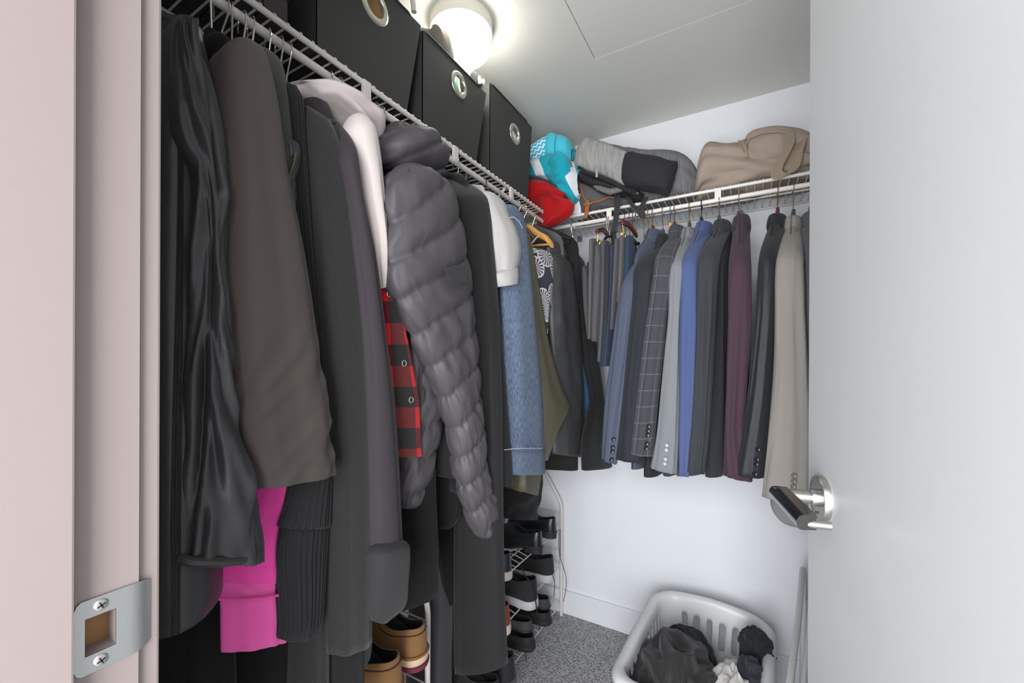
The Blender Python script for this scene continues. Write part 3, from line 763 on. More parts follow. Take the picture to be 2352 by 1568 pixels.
# ================================================================= hangers
chrome = plain('chrome_wire', (205, 203, 198), .18, 1.0)
brass = plain('brass_wire', (196, 168, 92), .25, 1.0)
blackwire = plain('black_wire', (30, 30, 32), .35, .3)
wood_y = fab('honey_wood', (214, 160, 84), .45, 200, .15, .12, sheen=0, spec=.5, streak=((60, 6, 1), (180, 124, 56), .5))
wood_d = plain('dark_walnut', (62, 44, 38), .35)
mahog = plain('mahogany_wood', (92, 40, 30), .25)
blackp = plain('black_plastic', (24, 24, 26), .35)
greyp = plain('charcoal_plastic', (58, 58, 60), .4)
ivoryp = plain('ivory_plastic', (206, 202, 184), .45)
def hanger(rail, px, neck_z, label, hookmat=chrome, mat=blackp, style='thin', rot=0.0, group='hangers', arms=True, neckw=.016, flip=1, armw=.2, skew=0.0, drop=.075, bar_dz=.06):
    """rail 'L' (rod along Y) or 'B' (rod along X)"""
    if rail == 'L': q = P(px, 200, X=-.78); c = Vector((-.78, q.y, RZ)); W = Vector((1, skew, 0)); N = Vector((0, 1, 0))
    else: q = P(px, 450, Y=1.72); c = Vector((q.x, 1.72, RZ)); W = Vector((skew, -1, 0)); N = Vector((1, 0, 0))
    W.normalize(); W = Matrix.Rotation(rot, 3, 'Z') @ W
    t = thing('clothes_hanger', label, 'hanger', tuple(c), group)
    cc = c + Vector((0, 0, .0102 - .021))
    pts = []
    for k in range(15):
        a = math.radians(205 - k * 235 / 14.0)
        pts.append(cc + W * (flip * .021 * math.cos(a)) + Vector((0, 0, .021 * math.sin(a))))
    pts.append(c + W * (.006 * flip) + Vector((0, 0, -.045))); pts.append(c + Vector((0, 0, -.058)))
    zt = min(neck_z, RZ - .062)
    pts.append(Vector((c.x, c.y, zt - .01)))
    MB().tube(pts, .0017, 8).build('hook', hookmat, t)
    n = Vector((c.x, c.y, zt)); mb = MB()
    if style == 'wood' or style == 'thick':
        rr = neckw
        prof = [(-1, .0), (-.75, .30), (-.5, .55), (-.3, .75), (-.12, .93), (0, 1.0), (.12, .93), (.3, .75), (.5, .55), (.75, .30), (1, 0)]
        Cn = np.array([list(n + W * (armw * s_) + Vector((0, 0, -drop * (1 - h_) - bar_dz))) for s_, h_ in prof])
        A = np.array([[0, 0, .007 + .011 * h_ ** 2] for s_, h_ in prof])
        Nn = Vector((-W.y, W.x, 0))
        B = np.array([list(Nn * (.006 + (rr * .5) * (1 - h_) + .002)) for s_, h_ in prof])
        Loft(Cn, A, B, .8).mesh(12, None, top='dome', bottom='dome', mb=mb)
        for s_ in (-1, 1): pass
        mb.build('shoulder_bar', mat, t)
        nk = MB(); Nn = Vector((-W.y, W.x, 0))
        M = Matrix(((W.x, Nn.x, 0, n.x), (W.y, Nn.y, 0, n.y), (0, 0, 1, n.z - bar_dz - .01), (0, 0, 0, 1)))
        nk.box((-neckw, -.0055, 0), (neckw, .0055, bar_dz + .014)); nk.v = [tuple(M @ Vector(p)) for p in nk.v]
        nk.build('neck', mat, t, bevel=.004)
    else:
        a1 = [n + Vector((0, 0, .0)), n + W * .03 + Vector((0, 0, -.014)), n + W * armw + Vector((0, 0, -drop)), n + W * (armw * .97) + Vector((0, 0, -drop - .016)), n + W * -(armw * .97) + Vector((0, 0, -drop - .016)), n + W * -armw + Vector((0, 0, -drop)), n + W * -.03 + Vector((0, 0, -.014))]
        mb.tube(a1, .0042 if style == 'thin' else .0018, 8, close=True); mb.build('shoulder_bar', mat, t)
    return t

# ================================================================= garments
def body_loft(rail, c, ztop, zhem, hw, bt, skew, cx_off=0.0, flare=1.0, m=40, outer=None, lean=0.0, shoulder=.085):
    """front-to-back body of a hanging garment; c = centre under the hook"""
    h = ztop - zhem
    prof = [(0, .24, .6), (.008, .33, .9), (.026, .50, 1.0), (.048, .72, 1.02), (.068, .88, 1.0), (.095, .97, 1.0), (.14, 1.0, 1.05)]
    prof = [(d * shoulder / .085, a, b) for d, a, b in prof]
    k = 6
    for i in range(1, k + 1):
        f = i / k; prof.append((.14 + (h - .14) * f, 1.0 + (flare - 1) * f, 1.05 + .25 * f))
    W = Vector((1, skew, 0)) if rail == 'L' else Vector((skew, -1, 0))
    N = Vector((0, 1, 0)) if rail == 'L' else Vector((1, 0, 0))
    g = cr([(c.x + W.x * cx_off + N.x * lean * d, c.y + W.y * cx_off + N.y * lean * d, ztop - d, a, b) for d, a, b in prof], m)
    A = g[:, 3:4] * np.array([[W.x * hw, W.y * hw, 0]]); B = g[:, 4:5] * np.array([[N.x * bt, N.y * bt, 0]])
    return Loft(g[:, :3].copy(), A, B, .8)
def buttons(par, L, mat, n, frac0, step, th, r=.0075, off=.001):
    for k in range(n):
        v = L.len * frac0 + k * step; i = int(np.searchsorted(L.v, v)); i = min(i, L.m - 1)
        p = Vector(L.pt(i, th)); p2 = Vector(L.pt(i, th + .05)); p1 = Vector(L.pt(i - 1, th))
        nn = (p2 - p).cross(p - p1).normalized()
        cen = Vector(L.C[i]); 
        if nn.dot(p - cen) < 0: nn = -nn
        q = nn.to_track_quat('Z', 'Y').to_matrix().to_4x4()
        M = Matrix.Translation(p + nn * off) @ q
        MB().lathe([(r, -.002), (r, .0016), (r * .85, .0026), (r * .7, .0018), (r * .25, .0016), (.0001, .0016)], 16, M).build('button', mat, par)
def G(name, label, cat, mat, rail, hookpx, sl, plane, th, hem, bt=.02, nyz=None, disp=None, bdisp=None, cuff=None, group=None, collar=None,
      hang=None, hw=None, flare=1.0, lean=0.0, shoulder=.085, far=True, n=40, m=56, btn=None, bottom='hollow', skewk=1.0, bodymat=None, e=.85, noarm=False, reach=None, yoke=None):
    ax = 'X' if rail == 'L' else 'Y'
    if rail == 'L': c = Vector((-.78, P(hookpx, 200, X=-.78).y, 0))
    else: c = Vector((P(hookpx, 450, Y=1.72).x, 1.72, 0))
    SL = rows(sl, (ax, plane), th, m, e)
    st = Vector(SL.C[min(6, m - 1)]) if not noarm else Vector(SL.C[0])
    if rail == 'L': out = st.x - (-.78); skew = (st.y - c.y) / out
    else: out = 1.72 - st.y; skew = (st.x - c.x) / out
    skew *= skewk
    zs = SL.C[0][2]
    zt = nyz if nyz is not None else min(zs + shoulder * .72, RZ - .05)
    if isinstance(plane, (list, tuple)): SLp_ = plane; plane = plane[-1]
    hz = P(hem[0], hem[1], **{ax: plane + (-.03 if rail == 'L' else .03)}).z
    if hw is None: hw = abs(out) - (th if not isinstance(th, (list, tuple)) else th[0]) * .12
    t = thing(name, label, cat, (c.x, c.y, zt), group)
    seed = (hash_(label) % 97) * .37
    bl = body_loft(rail, c, zt, hz, hw, bt, skew, flare=flare, lean=lean, shoulder=shoulder)
    bl.mesh(44, bdisp or d_drape(.006, seed), mb=(mb := MB())); mb.build('body', bodymat or mat, t, angle=180)
    dsp = disp or d_drape(.006, seed + 3)
    if yoke is not None:   # shoulder and sleeve as one continuous surface
        j = int(m * .10); e0, e1 = Vector(SL.C[j]), yoke; K = 16; rc, ra_, rb_ = [], [], []
        wj = float(np.linalg.norm(SL.A[j])); tj = float(np.linalg.norm(SL.B[j]))
        od = Vector((1, 0, 0)) if rail == 'L' else Vector((0, -1, 0)); ad = Vector(SL.A[j]).normalized()
        p1 = e0.lerp(e1, .12); p1 = p1 - od * p1.dot(od) + od * (e0.dot(od) - .012); p1.z = e0.z + (.052 if rail == 'B' else .04)
        for k in range(K):
            f = k / K; q = e1 * (1 - f) ** 2 + p1 * 2 * f * (1 - f) + e0 * f * f
            tg = (p1 - e1) * (1 - f) + (e0 - p1) * f; al = math.atan2(-tg.z, tg.dot(od))
            h_ = .016 + (tj - .016) * f; rc.append(list(q)); rb_.append(list(od * math.sin(al) * h_ + Vector((0, 0, math.cos(al) * h_))))
            wd = .026 + (wj - .026) * min(1, f * 1.15); ra_.append(list(ad * wd))
        full = Loft(np.vstack([np.array(rc), SL.C[j:]]), np.vstack([np.array(ra_), SL.A[j:]]), np.vstack([np.array(rb_), SL.B[j:]]), e)
        v0 = full.v[K]
        full.mesh(n, lambda s_, th_, v: dsp(s_, th_, max(0, v - v0 + .02)), bottom=bottom).build('sleeve', mat, t, angle=180)
    elif cuff:   # cuff = (fraction where it starts, extra radius, material)
        ic = int(m * cuff[0])
        SL.mesh(n, dsp, i1=ic + 1, bottom='hollow').build('sleeve', mat, t, angle=180)
        C2 = Loft(SL.C[ic - 0:], SL.A[ic:] * cuff[1], SL.B[ic:] * cuff[1], e)
        cd = cuff[3] if len(cuff) > 3 else (lambda s, th_, v: dsp(.95, th_, v + SL.v[ic]))
        C2.mesh(n, cd, top='dome', bottom='hollow').build('cuff', cuff[2], t, angle=180)
    else: SL.mesh(n, dsp, bottom=bottom).build('sleeve', mat, t, angle=180)
    if far:   # the sleeve on the wall side, mirrored through the hook's plane
        mm = SL.mesh(16, dsp, bottom='hollow', mb=MB())
        if rail == 'L': mm.v = [(-.78 - (p[0] + .78) * .96, p[1] + (c.y - st.y) * 2, p[2]) for p in mm.v]
        else: mm.v = [(p[0] + (c.x - st.x) * 2, 1.72 + (1.72 - p[1]) * .98, p[2]) for p in mm.v]
        mm.build('sleeve', mat, t, angle=180)
    if collar:   # (height, radius along shoulder, radius across, material)
        H, ra, rb, cmat = collar
        W = Vector((1, skew, 0)) if rail == 'L' else Vector((skew, -1, 0)); N = Vector((0, 1, 0)) if rail == 'L' else Vector((1, 0, 0))
        pf = [(-.012 - H * 1.1, 1.55, 1.05), (-H * .8, 1.35, 1.22), (-H * .3, 1.10, 1.14), (0, 1.0, 1.0), (.002, .93, .86), (-H * .25, .86, .74), (-H * .7, .82, .6)]
        cz = zt + H * .28
        g = np.array([(c.x, c.y, cz + d, a, b) for d, a, b in pf])
        # back of neck stands higher than the front
        Lc = Loft(g[:, :3].copy(), g[:, 3:4] * np.array([[W.x * ra, W.y * ra, 0]]), g[:, 4:5] * np.array([[N.x * rb, N.y * rb, 0]]), .9)
        Lc.mesh(32, d_drape(.003, seed + 9), top=None, bottom=None).build('collar', cmat, t, angle=180)
    if btn: buttons(t, SL, *btn, off=.0025)
    if hang:
        hanger(rail, hookpx, zt + hang.pop('up', .01), skew=skew, group='hangers on the ' + ('left' if rail == 'L' else 'back') + ' rod', **hang)
    return t, SL, bl
def hash_(s):
    h = 7
    for ch in s: h = (h * 31 + ord(ch)) % 1000003
    return h
def H_(label, **k): d = dict(label=label); d.update(k); return d

# ---- cloth materials
m_rain = fab('slate_rain_shell', (50, 49, 50), .42, 1600, .08, .06, sheen=.05, spec=.45, fold=.012, foldscale=(7, 5))
m_brown = fab('brown_charcoal_wool', (63, 57, 53), .9, 1100, .5, .08, fold=.004, foldscale=(3, 26))
m_blackknit = fab('black_rib_knit', (28, 28, 29), .95, 420, .8, .1, sheen=.3)
m_pink = fab('hot_pink_fleece', (212, 64, 148), .9, 800, .4, .06, sheen=.4)
m_wool = fab('black_felted_wool', (36, 35, 34), .97, 320, .7, .14, sheen=.45, fleck=.12)
m_plum = fab('plum_black_coat', (49, 45, 48), .8, 1200, .25, .06, sheen=.2)
m_white = fab('white_fleece', (200, 190, 186), .9, 900, .3, .05, sheen=.3, fold=.004)
m_puff = fab('puffer_nylon', (72, 68, 71), .55, 1500, .05, .06, sheen=.05, spec=.4, fold=.0035, foldscale=(26, 9))
m_black = fab('soft_black_cloth', (26, 26, 26), .85, 1000, .3, .08, sheen=.2)
m_black2 = fab('deep_black_cloth', (14, 14, 14), .9, 900, .3, .1, sheen=.15)
m_tee = fab('heather_oatmeal_jersey', (178, 175, 172), .95, 420, .35, .07, sheen=.3, streak=((60, 14, 1), (166, 163, 161), .5))
m_olive = fab('olive_leather', (94, 90, 72), .4, 260, .6, .08, sheen=0, spec=.5)
m_leather = fab('black_leather', (62, 62, 63), .48, 300, .5, .2, sheen=0, spec=.5, fold=.003, foldscale=(9, 12), streak=((22, 10, 1), (92, 92, 92), .45))
m_blue = fab('bright_blue_cotton', (14, 128, 190), .8, 900, .3, .05)
def denim():
    k = NT('denim', .88, sheen=.15, spec=.25)
    v = k.coord('UV', (420, 60, 1)); n = k.n('ShaderNodeTexNoise', Scale=1.0, Detail=4.0); k.l(v, n.inputs['Vector'])
    n2 = k.n('ShaderNodeTexNoise', Scale=9.0, Detail=3.0); k.l(k.coord('UV'), n2.inputs['Vector'])
    a = k.mix(n2.outputs[0], rgb((58, 70, 90)), rgb((92, 106, 130)))
    f = k.ramp(n.outputs[0], [(.38, (0, 0, 0, 1)), (.72, (1, 1, 1, 1))])
    k.col(k.mix(k.math('MULTIPLY', f, .65), a, rgb((136, 150, 168)))); k.bump(n.outputs[0], .4, .001); return k.m
m_denim = denim()
def checks(name, size, cA, cB, cC, cD, off=(0, 0)):
    k = NT(name, .9, sheen=.3, spec=.2)
    sep = k.n('ShaderNodeSeparateXYZ'); k.l(k.coord('UV'), sep.inputs[0])
    def sq(o, d): return k.math('GREATER_THAN', k.math('FRACT', k.math('ADD', k.math('MULTIPLY', o, 1 / size), d)), .5)
    a, b = sq(sep.outputs[0], off[0]), sq(sep.outputs[1], off[1])
    c = k.mix(b, k.mix(a, rgb(cA), rgb(cB)), k.mix(a, rgb(cC), rgb(cD)))
    n = k.n('ShaderNodeTexNoise', Scale=700.0); k.l(k.coord('UV'), n.inputs['Vector'])
    k.col(k.mix(k.math('MULTIPLY', n.outputs[0], .25), c, rgb((30, 30, 30)))); k.bump(n.outputs[0], .5, .001); return k.m
m_buff = checks('red_black_check', .085, (224, 28, 38), (110, 44, 42), (112, 24, 34), (44, 44, 42), (.18, .2))
def windowpane():
    k = NT('plaid_suiting', .88, sheen=.2, spec=.2)
    sep = k.n('ShaderNodeSeparateXYZ'); k.l(k.coord('UV'), sep.inputs[0])
    def line(o, size, w_, d=0.0):
        return k.math('LESS_THAN', k.math('ABSOLUTE', k.math('SUBTRACT', k.math('FRACT', k.math('ADD', k.math('MULTIPLY', o, 1 / size), d)), .5)), w_)
    f = k.math('MAXIMUM', line(sep.outputs[0], .048, .035), line(sep.outputs[1], .056, .03))
    f2 = k.math('MAXIMUM', line(sep.outputs[0], .014, .12), line(sep.outputs[1], .016, .12))
    n = k.n('ShaderNodeTexNoise', Scale=420.0, Detail=3.0); k.l(k.coord('UV'), n.inputs['Vector'])
    c = k.mix(k.math('MULTIPLY', n.outputs[0], .6), rgb((54, 56, 60)), rgb((84, 86, 92)))
    c = k.mix(k.math('MULTIPLY', f2, .12), c, rgb((44, 46, 50)))
    k.col(k.mix(k.math('MULTIPLY', f, .24), c, rgb((140, 142, 150)))); k.bump(n.outputs[0], .4, .0008); return k.m
m_plaid = windowpane()
def suit(name, c, **k): return fab(name, c, k.pop('rough', .8), 1300, .3, .07, sheen=.2, fold=.006, foldscale=(24, 3), **k)
s_slate = suit('slate_blue_suiting', (74, 81, 97)); s_ink = suit('ink_suiting', (36, 39, 44)); s_grey = suit('light_grey_suiting', (112, 114, 118), fleck=.3)
s_royal = suit('royal_blue_suiting', (70, 84, 124)); s_char = suit('charcoal_suiting', (50, 53, 57)); s_burg = suit('burgundy_suiting', (62, 44, 55), fleck=.2)
s_shine = suit('black_sateen_suiting', (36, 39, 43), rough=.5); s_beige = suit('pale_greige_suiting', (146, 140, 133)); s_dk = suit('dark_grey_suiting', (82, 84, 88))
btn_dark = plain('dark_horn_button', (34, 34, 38), .22); btn_grey = plain('grey_horn_button', (118, 108, 98), .3); btn_steel = plain('pale_horn_button', (150, 152, 156), .2)

# ---- left rod, from the doorway inwards ----------------------------------------
rain, SLr, _ = G('rain_jacket', 'slate grey hooded rain jacket beside the door jamb, first on the left rod', 'jacket', m_rain, 'L', 486,
  [(70, 384, 440), (110, 382, 452), (200, 388, 486), (300, 392, 499), (345, 404, 500), (400, 428, 500), (480, 432, 503), (620, 428, 506), (800, 420, 512), (950, 412, 545), (1060, 412, 578), (1160, 410, 588), (1240, 410, 596), (1285, 412, 592)], -.56, .06, (400, 1412), bt=.04,
  disp=d_crinkle(.010, 3.3, 4.5), n=72, m=110, bdisp=d_drape(.008, 8.2), hw=.235, hang=H_('chrome hook hanger with ivory shoulders at the door end of the left rod', mat=ivoryp, style='wood', neckw=.03, up=.035, bar_dz=.02), collar=None)
cuf = MB().tube([P(413, 1281, X=-.548), P(440, 1290, X=-.538), P(500, 1291, X=-.533), P(560, 1284, X=-.538), P(588, 1268, X=-.55)], .006, 8); cuf.build('cuff_elastic', m_rain, rain)
rows([(48, 350, 385), (70, 350, 405), (100, 350, 425), (130, 350, 440)], ('X', -.66), [.04, .09, .12, .12], 24).mesh(32, d_blob(.007, 2.9, 10)).build('hood', m_rain, rain, angle=180)
rows([(78, 398, 412), (100, 410, 430), (130, 425, 446), (165, 440, 458)], ('X', -.69), [.05, .08, .08, .04], 20).mesh(28, d_drape(.004, 4)).build('hood_brim', m_rain, rain, angle=180)
MB().tube([P(390, 950, X=-.60), P(396, 958, X=-.59), P(404, 966, X=-.585), P(397, 974, X=-.59), P(391, 962, X=-.60)], .0016, 6).build('zip_pull', blackwire, rain)
MB().tube([P(400, 970, X=-.585), P(400, 1000, X=-.585), P(404, 1020, X=-.584), P(408, 1045, X=-.585)], .0013, 6).build('drawcord', m_black2, rain)

coat1, SL1, _ = G('overcoat', 'brown-charcoal coat with straight cuff and black stand collar, second from the doorway', 'coat', m_brown, 'L', 532,
  [(112, 508, 580), (125, 492, 594), (160, 484, 608), (250, 490, 628), (400, 500, 650), (600, 506, 690), (800, 514, 722), (950, 540, 744), (1050, 562, 756), (562+18, 1119, 761, 1086)] , -.56, [.05, .06, .065, .065, .06, .06, .055, .05, .05, .05], (600, 1060), bt=.03,
  disp=d_cuffcrease(.0055, 5.2, .34, .62), m=110, n=56, hang=H_('chrome wire hook hanger under the brown coat', style='thin', mat=blackp), collar=(.06, .06, .03, m_black2), shoulder=.07)
rows([(122, 560, 618), (150, 570, 636), (200, 590, 646), (300, 610, 655), (400, 630, 664), (480, 640, 672), (560, 660, 680)], ('X', -.60), [.03, .05, .05, .05, .045, .04, .02], 30).mesh(32, d_drape(.003, 4)).build('back_panel', fab('dark_green_grey_wool', (64, 64, 60), .9, 1000, .4, .06), coat1, angle=180)

rows([(80, 474, 490), (92, 462, 510), (115, 458, 522), (145, 470, 520), (175, 488, 510)], ('X', -.70), [.03, .05, .06, .06, .04], 24).mesh(32, d_drape(.003, 4)).build('stand_collar', m_black2, coat1, angle=180)
# ribbed cardigan, leather lapel and pink sweatshirt show between the coats
card, SLc, _ = G('ribbed_cardigan', 'black ribbed knit cardigan with long ribbed cuff beside the pink sweatshirt', 'cardigan', m_blackknit, 'L', 575,
  [(205, 622, 668), (230, 628, 684), (330, 640, 690), (500, 655, 700), (700, 680, 712), (900, 700, 726), (1040, 690, 748), (1120, 668, 748), (1200, 640, 746), (1270, 630, 742), (1350, 636, 738), (1430, 640, 730), (636, 1464, 716, 1452)], -.60, [.04] * 6 + [.05] * 7, (700, 1300), bt=.02,
  disp=d_rib(.005, 24, 3), n=110, cuff=(.80, .96, m_blackknit, d_rib(.005, 30, 5)), hang=H_('chrome hanger holding the black ribbed cardigan', style='thin'))
lap = rows([(318, 650, 662), (335, 650, 684), (360, 655, 688), (400, 658, 680), (425, 660, 668)], ('X', -.585), [.015, .02, .02, .015, .01], 20); 
lj = thing('leather_jacket', 'sliver of a black leather jacket with gold zip showing beside the brown coat', 'jacket', (-.78, P(600, 200, X=-.78).y, 1.75))
lap.mesh(24, d_blob(.003, 4, 20)).build('lapel', fab('glossy_black_leather', (46, 46, 48), .3, 300, .4, .1, sheen=0, spec=.6), lj, angle=180)
MB().tube([P(679, 352, X=-.57), P(676, 372, X=-.57), P(668, 395, X=-.57), P(664, 418, X=-.57)], .0022, 6).build('zip', plain('aged_gold_zip', (84, 78, 58), .5, .5), lj)
body_loft('L', Vector((-.78, P(603, 200, X=-.78).y, 0)), 1.80, 1.22, .19, .012, -.3).mesh(28, d_drape(.004, 3)).build('body', m_black2, lj, angle=180)
pk, SLp, _ = G('pink_sweatshirt', 'hot pink sweatshirt hanging between the rain jacket and the ribbed cardigan', 'sweatshirt', m_pink, 'L', 614,
  [(335, 672, 692), (360, 674, 698), (400, 676, 697), (470, 672, 690), (700, 664, 690), (900, 630, 690), (1050, 600, 670), (1180, 548, 655), (1250, 516, 655), (1330, 497, 652), (1372, 495, 648), (1375, 503, 650), (1440, 504, 655), (505, 1496, 657, 1470)], -.615, [.03] * 5 + [.03] * 9, (640, 1300), bt=.014,
  disp=d_drape(.004, 8), cuff=(.86, .97, fab('pink_ribbing', (216, 84, 158), .95, 900, .8, .05, sheen=.4)), hw=.15, far=False, hang=H_('chrome hanger in front of the black wool coat', style='thin'))
MB().tube([P(496, 1374, X=-.598), P(540, 1377, X=-.596), P(600, 1373, X=-.596), P(641, 1366, X=-.598)], .0022, 6).build('cuff_seam', m_pink, pk)

wool, _, _ = G('wool_coat', 'long black felted wool coat, its sleeve reaching below all its neighbours', 'coat', m_wool, 'L', 640,
  [(258, 690, 716), (275, 684, 742), (330, 686, 768), (400, 692, 790), (500, 698, 808), (600, 706, 820), (800, 722, 834), (1000, 740, 842), (1200, 744, 845), (1400, 748, 846), (752, 1500, 846, 1470)], -.60, [.03, .05, .06, .06, .06, .06, .06, .06, .06, .055, .05], (760, 1560), bt=.03,
  disp=d_drape(.007, 12, 1.0, .7), shoulder=.06, hang=H_('chrome hanger holding the long black wool coat', style='thin'))
plum, SLq, _ = G('long_coat', 'plum-black long coat with a deep turned-back cuff, left of the plaid shirt', 'coat', m_plum, 'L', 658,
  [(262, 752, 778), (280, 748, 792), (350, 765, 806), (450, 785, 820), (600, 805, 852), (750, 822, 872), (900, 832, 892), (1050, 838, 904), (1180, 842, 911), (1290, 844, 918)], -.58, [.04, .05, .055, .055, .055, .055, .055, .055, .055, .055], (860, 1380), bt=.03,
  disp=d_drape(.006, 22, 1.2, .6), nyz=P(690, 232, X=-.76).z, shoulder=.06, hw=.15, yoke=P(700, 246, X=-.74), hang=H_('chrome hook with honey wood hanger under the plum-black coat', mat=wood_y, style='wood', armw=.13, drop=.11))
rows([(840, 1272, 912, 1236), (840, 1300, 928, 1244), (841, 1360, 926, 1330), (842, 1395, 922, 1385), (856, 1424, 880, 1426)], ('X', -.57), [.07, .072, .065, .05, .03], 24, .9).mesh(40, d_drape(.003, 4)).build('turned_cuff', fab('charcoal_coat_cuff', (42, 41, 42), .82, 1000, .3, .06), plum, angle=180)

hood_w, _, _ = G('white_hoodie', 'white hooded sweatshirt between the plum coat and the black puffer', 'hoodie', m_white, 'L', 757,
  [(275, 800, 838), (300, 792, 850), (350, 800, 860), (400, 812, 864), (450, 822, 869), (500, 834, 873), (560, 846, 877), (620, 858, 880), (872, 662, 880, 660)], -.60, [.04, .06, .06, .06, .055, .05, .045, .03, .01], (865, 700), bt=.02,
  disp=d_drape(.008, 31, 1.6, 1.6), far=True, shoulder=.06, hang=H_('chrome hanger holding the white hoodie', style='thin'))
rows([(196, 668, 700), (206, 672, 742), (230, 700, 790), (260, 742, 828), (290, 778, 856), (318, 822, 860), (330, 846, 856)], ('X', -.68), [.05, .10, .13, .13, .12, .07, .03], 34).mesh(44, d_blob(.012, 6.6, 8)).build('hood', m_white, hood_w, angle=180)

flan, SLf, _ = G('plaid_flannel_shirt', 'red and black buffalo check flannel shirt with snap buttons', 'shirt', m_buff, 'L', 776,
  [(560, 868, 880), (640, 866, 898), (700, 870, 914), (780, 874, 930), (850, 876, 944), (920, 880, 956), (980, 884, 960), (888, 1048, 963, 1046)], -.615, [.02, .03, .035, .035, .035, .035, .03, .03], (900, 1050), bt=.012,
  disp=d_drape(.003, 13), hw=.12, far=False, hang=H_('chrome hanger holding the red plaid shirt', style='thin'), nyz=1.66, n=48)
snap = plain('snap_ring', (215, 212, 206), .3, .8)
for x_, y_ in ((894, 675), (928, 834), (944, 918)):
    p = P(x_, y_, X=-.5965); ring = []
    for k in range(20): ring.append(p + Vector((0.0005, .0058 * math.cos(k * PI / 10), .0058 * math.sin(k * PI / 10))))
    MB().tube(ring, .0011, 6, close=True).build('snap_button', snap, flan)

# puffer jacket
puff = thing('puffer_jacket', 'dark grey quilted puffer jacket with hood, the bulkiest coat on the left rod', 'jacket', (-.78, P(866, 250, X=-.78).y, 1.8))
pl = rows([(392, 905, 975), (420, 880, 1012), (480, 880, 1036), (560, 884, 1054), (640, 890, 1068), (720, 925, 1078), (800, 964, 1085), (900, 1008, 1092), (1000, 1040, 1100), (1080, 1052, 1108), (1140, 1066, 1130), (1200, 1084, 1138), (1222, 1096, 1128)], ('X', -.585), [.06, .085, .09, .09, .085, .08, .075, .07, .07, .065, .065, .065, .05], 150)
pl.mesh(64, d_puff(.0135, .078, 3.1, .62, .3), bottom='dome').build('sleeve', m_puff, puff, angle=180)
rows([(296, 890, 935), (312, 868, 962), (335, 860, 988), (360, 862, 1004), (385, 868, 1010), (410, 960, 1012)], ('X', -.66), [.06, .13, .15, .14, .10, .05], 44).mesh(48, d_puff(.015, .06, 5.5, .5, .1)).build('hood', m_puff, puff, angle=180)
rows([(690, 950, 985), (760, 940, 1000), (830, 930, 1010), (900, 928, 1004), (980, 922, 996), (1040, 915, 985), (1100, 908, 972), (1150, 912, 950)], ('X', -.66), [.05, .08, .09, .09, .09, .085, .08, .06], 70).mesh(48, d_puff(.013, .075, 8.1, .3, .2), bottom='dome').build('front_hem', m_puff, puff, angle=180)
cpf = Vector((-.79, P(870, 250, X=-.78).y + .02, 0))
body_loft('L', cpf, 1.80, 1.06, .17, .035, -.25).mesh(44, d_puff(.01, .075, 2.2, .1)).build('body', m_puff, puff, angle=180)
pp = [P(1021, 617, X=-.515), P(1063, 605, X=-.528), P(1070, 645, X=-.528), P(1035, 656, X=-.515)]
pm = MB(); off = Vector((.003, 0, 0)); pm.add(pp + [q + off for q in pp], [(0, 1, 2, 3), (7, 6, 5, 4), (0, 4, 5, 1), (1, 5, 6, 2), (2, 6, 7, 3), (3, 7, 4, 0)])
pm.build('sleeve_patch', fab('patch_cloth', (44, 43, 44), .7, 600, .4, .08), puff, smooth=False)
hanger('L', 860, 1.80, 'chrome hook just left of the puffer hood', group='hangers on the left rod', skew=-.2, armw=.16)
hanger('L', 873, 1.78, 'chrome hook touching the puffer hood on its left', group='hangers on the left rod', skew=-.2, armw=.15)
hanger('L', 828, 1.79, 'chrome hook beside the first rod bracket, above the white hoodie', group='hangers on the left rod', skew=-.2, armw=.15)
hanger('L', 505, 1.80, 'tangled chrome hanger hook nearest the door jamb', group='hangers on the left rod', rot=.25, armw=.15)
hanger('L', 555, 1.80, 'chrome hanger hook above the brown coat shoulder', group='hangers on the left rod', rot=-.15, armw=.15)

def slab(name, label, cat, mat, rw, plane, th, disp=None, bottom='hollow', m=40, n=36, e=.8, group=None, parent=None):
    L = rows(rw, plane, th, m, e); mb = L.mesh(n, disp or d_drape(.006, hash_(label) % 50), bottom=bottom)
    o = mb.build(name, mat, parent, loc=None if parent else tuple(L.C[0]), angle=180)
    if not parent: tag(o, label, cat, group)
    return o
slab('black_sweatshirt', 'soft black sweatshirt with a wavy hem hanging behind the puffer sleeve', 'sweatshirt', m_black, [(600, 985, 1040), (800, 985, 1050), (900, 984, 1056), (1000, 982, 1062), (1070, 980, 1066), (975, 1078, 1068, 1100)], ('Y', .80), .04)
slab('black_dress', 'long black garment left of the tan shoes rack corner, below the puffer hem', 'dress', m_black2, [(700, 920, 990), (900, 912, 990), (1100, 905, 992), (1250, 905, 998), (898, 1402, 1000, 1372)], ('Y', .72), .06)
slab('black_skirt', 'short black cloth with a rounded lower edge behind the puffer sleeve', 'skirt', m_black2, [(900, 1000, 1060), (1100, 998, 1060), (1180, 996, 1058), (1204, 1000, 1046)], ('Y', .84), .04, bottom='dome')
slab('black_trousers', 'very long black trousers hanging almost to the shoe racks', 'trousers', m_black, [(700, 1060, 1140), (900, 1056, 1150), (1100, 1052, 1154), (1300, 1050, 1158), (1450, 1050, 1164), (1052, 1536, 1168, 1520)], ('Y', .90), .07, d_drape(.006, 3, 1.4, .5))
slab('black_trousers', 'narrow black trouser leg just left of the very long black trousers', 'trousers', m_black2, [(1000, 1000, 1050), (1200, 1002, 1048), (1330, 1020, 1052), (1380, 1040, 1054)], ('Y', .95), .05)

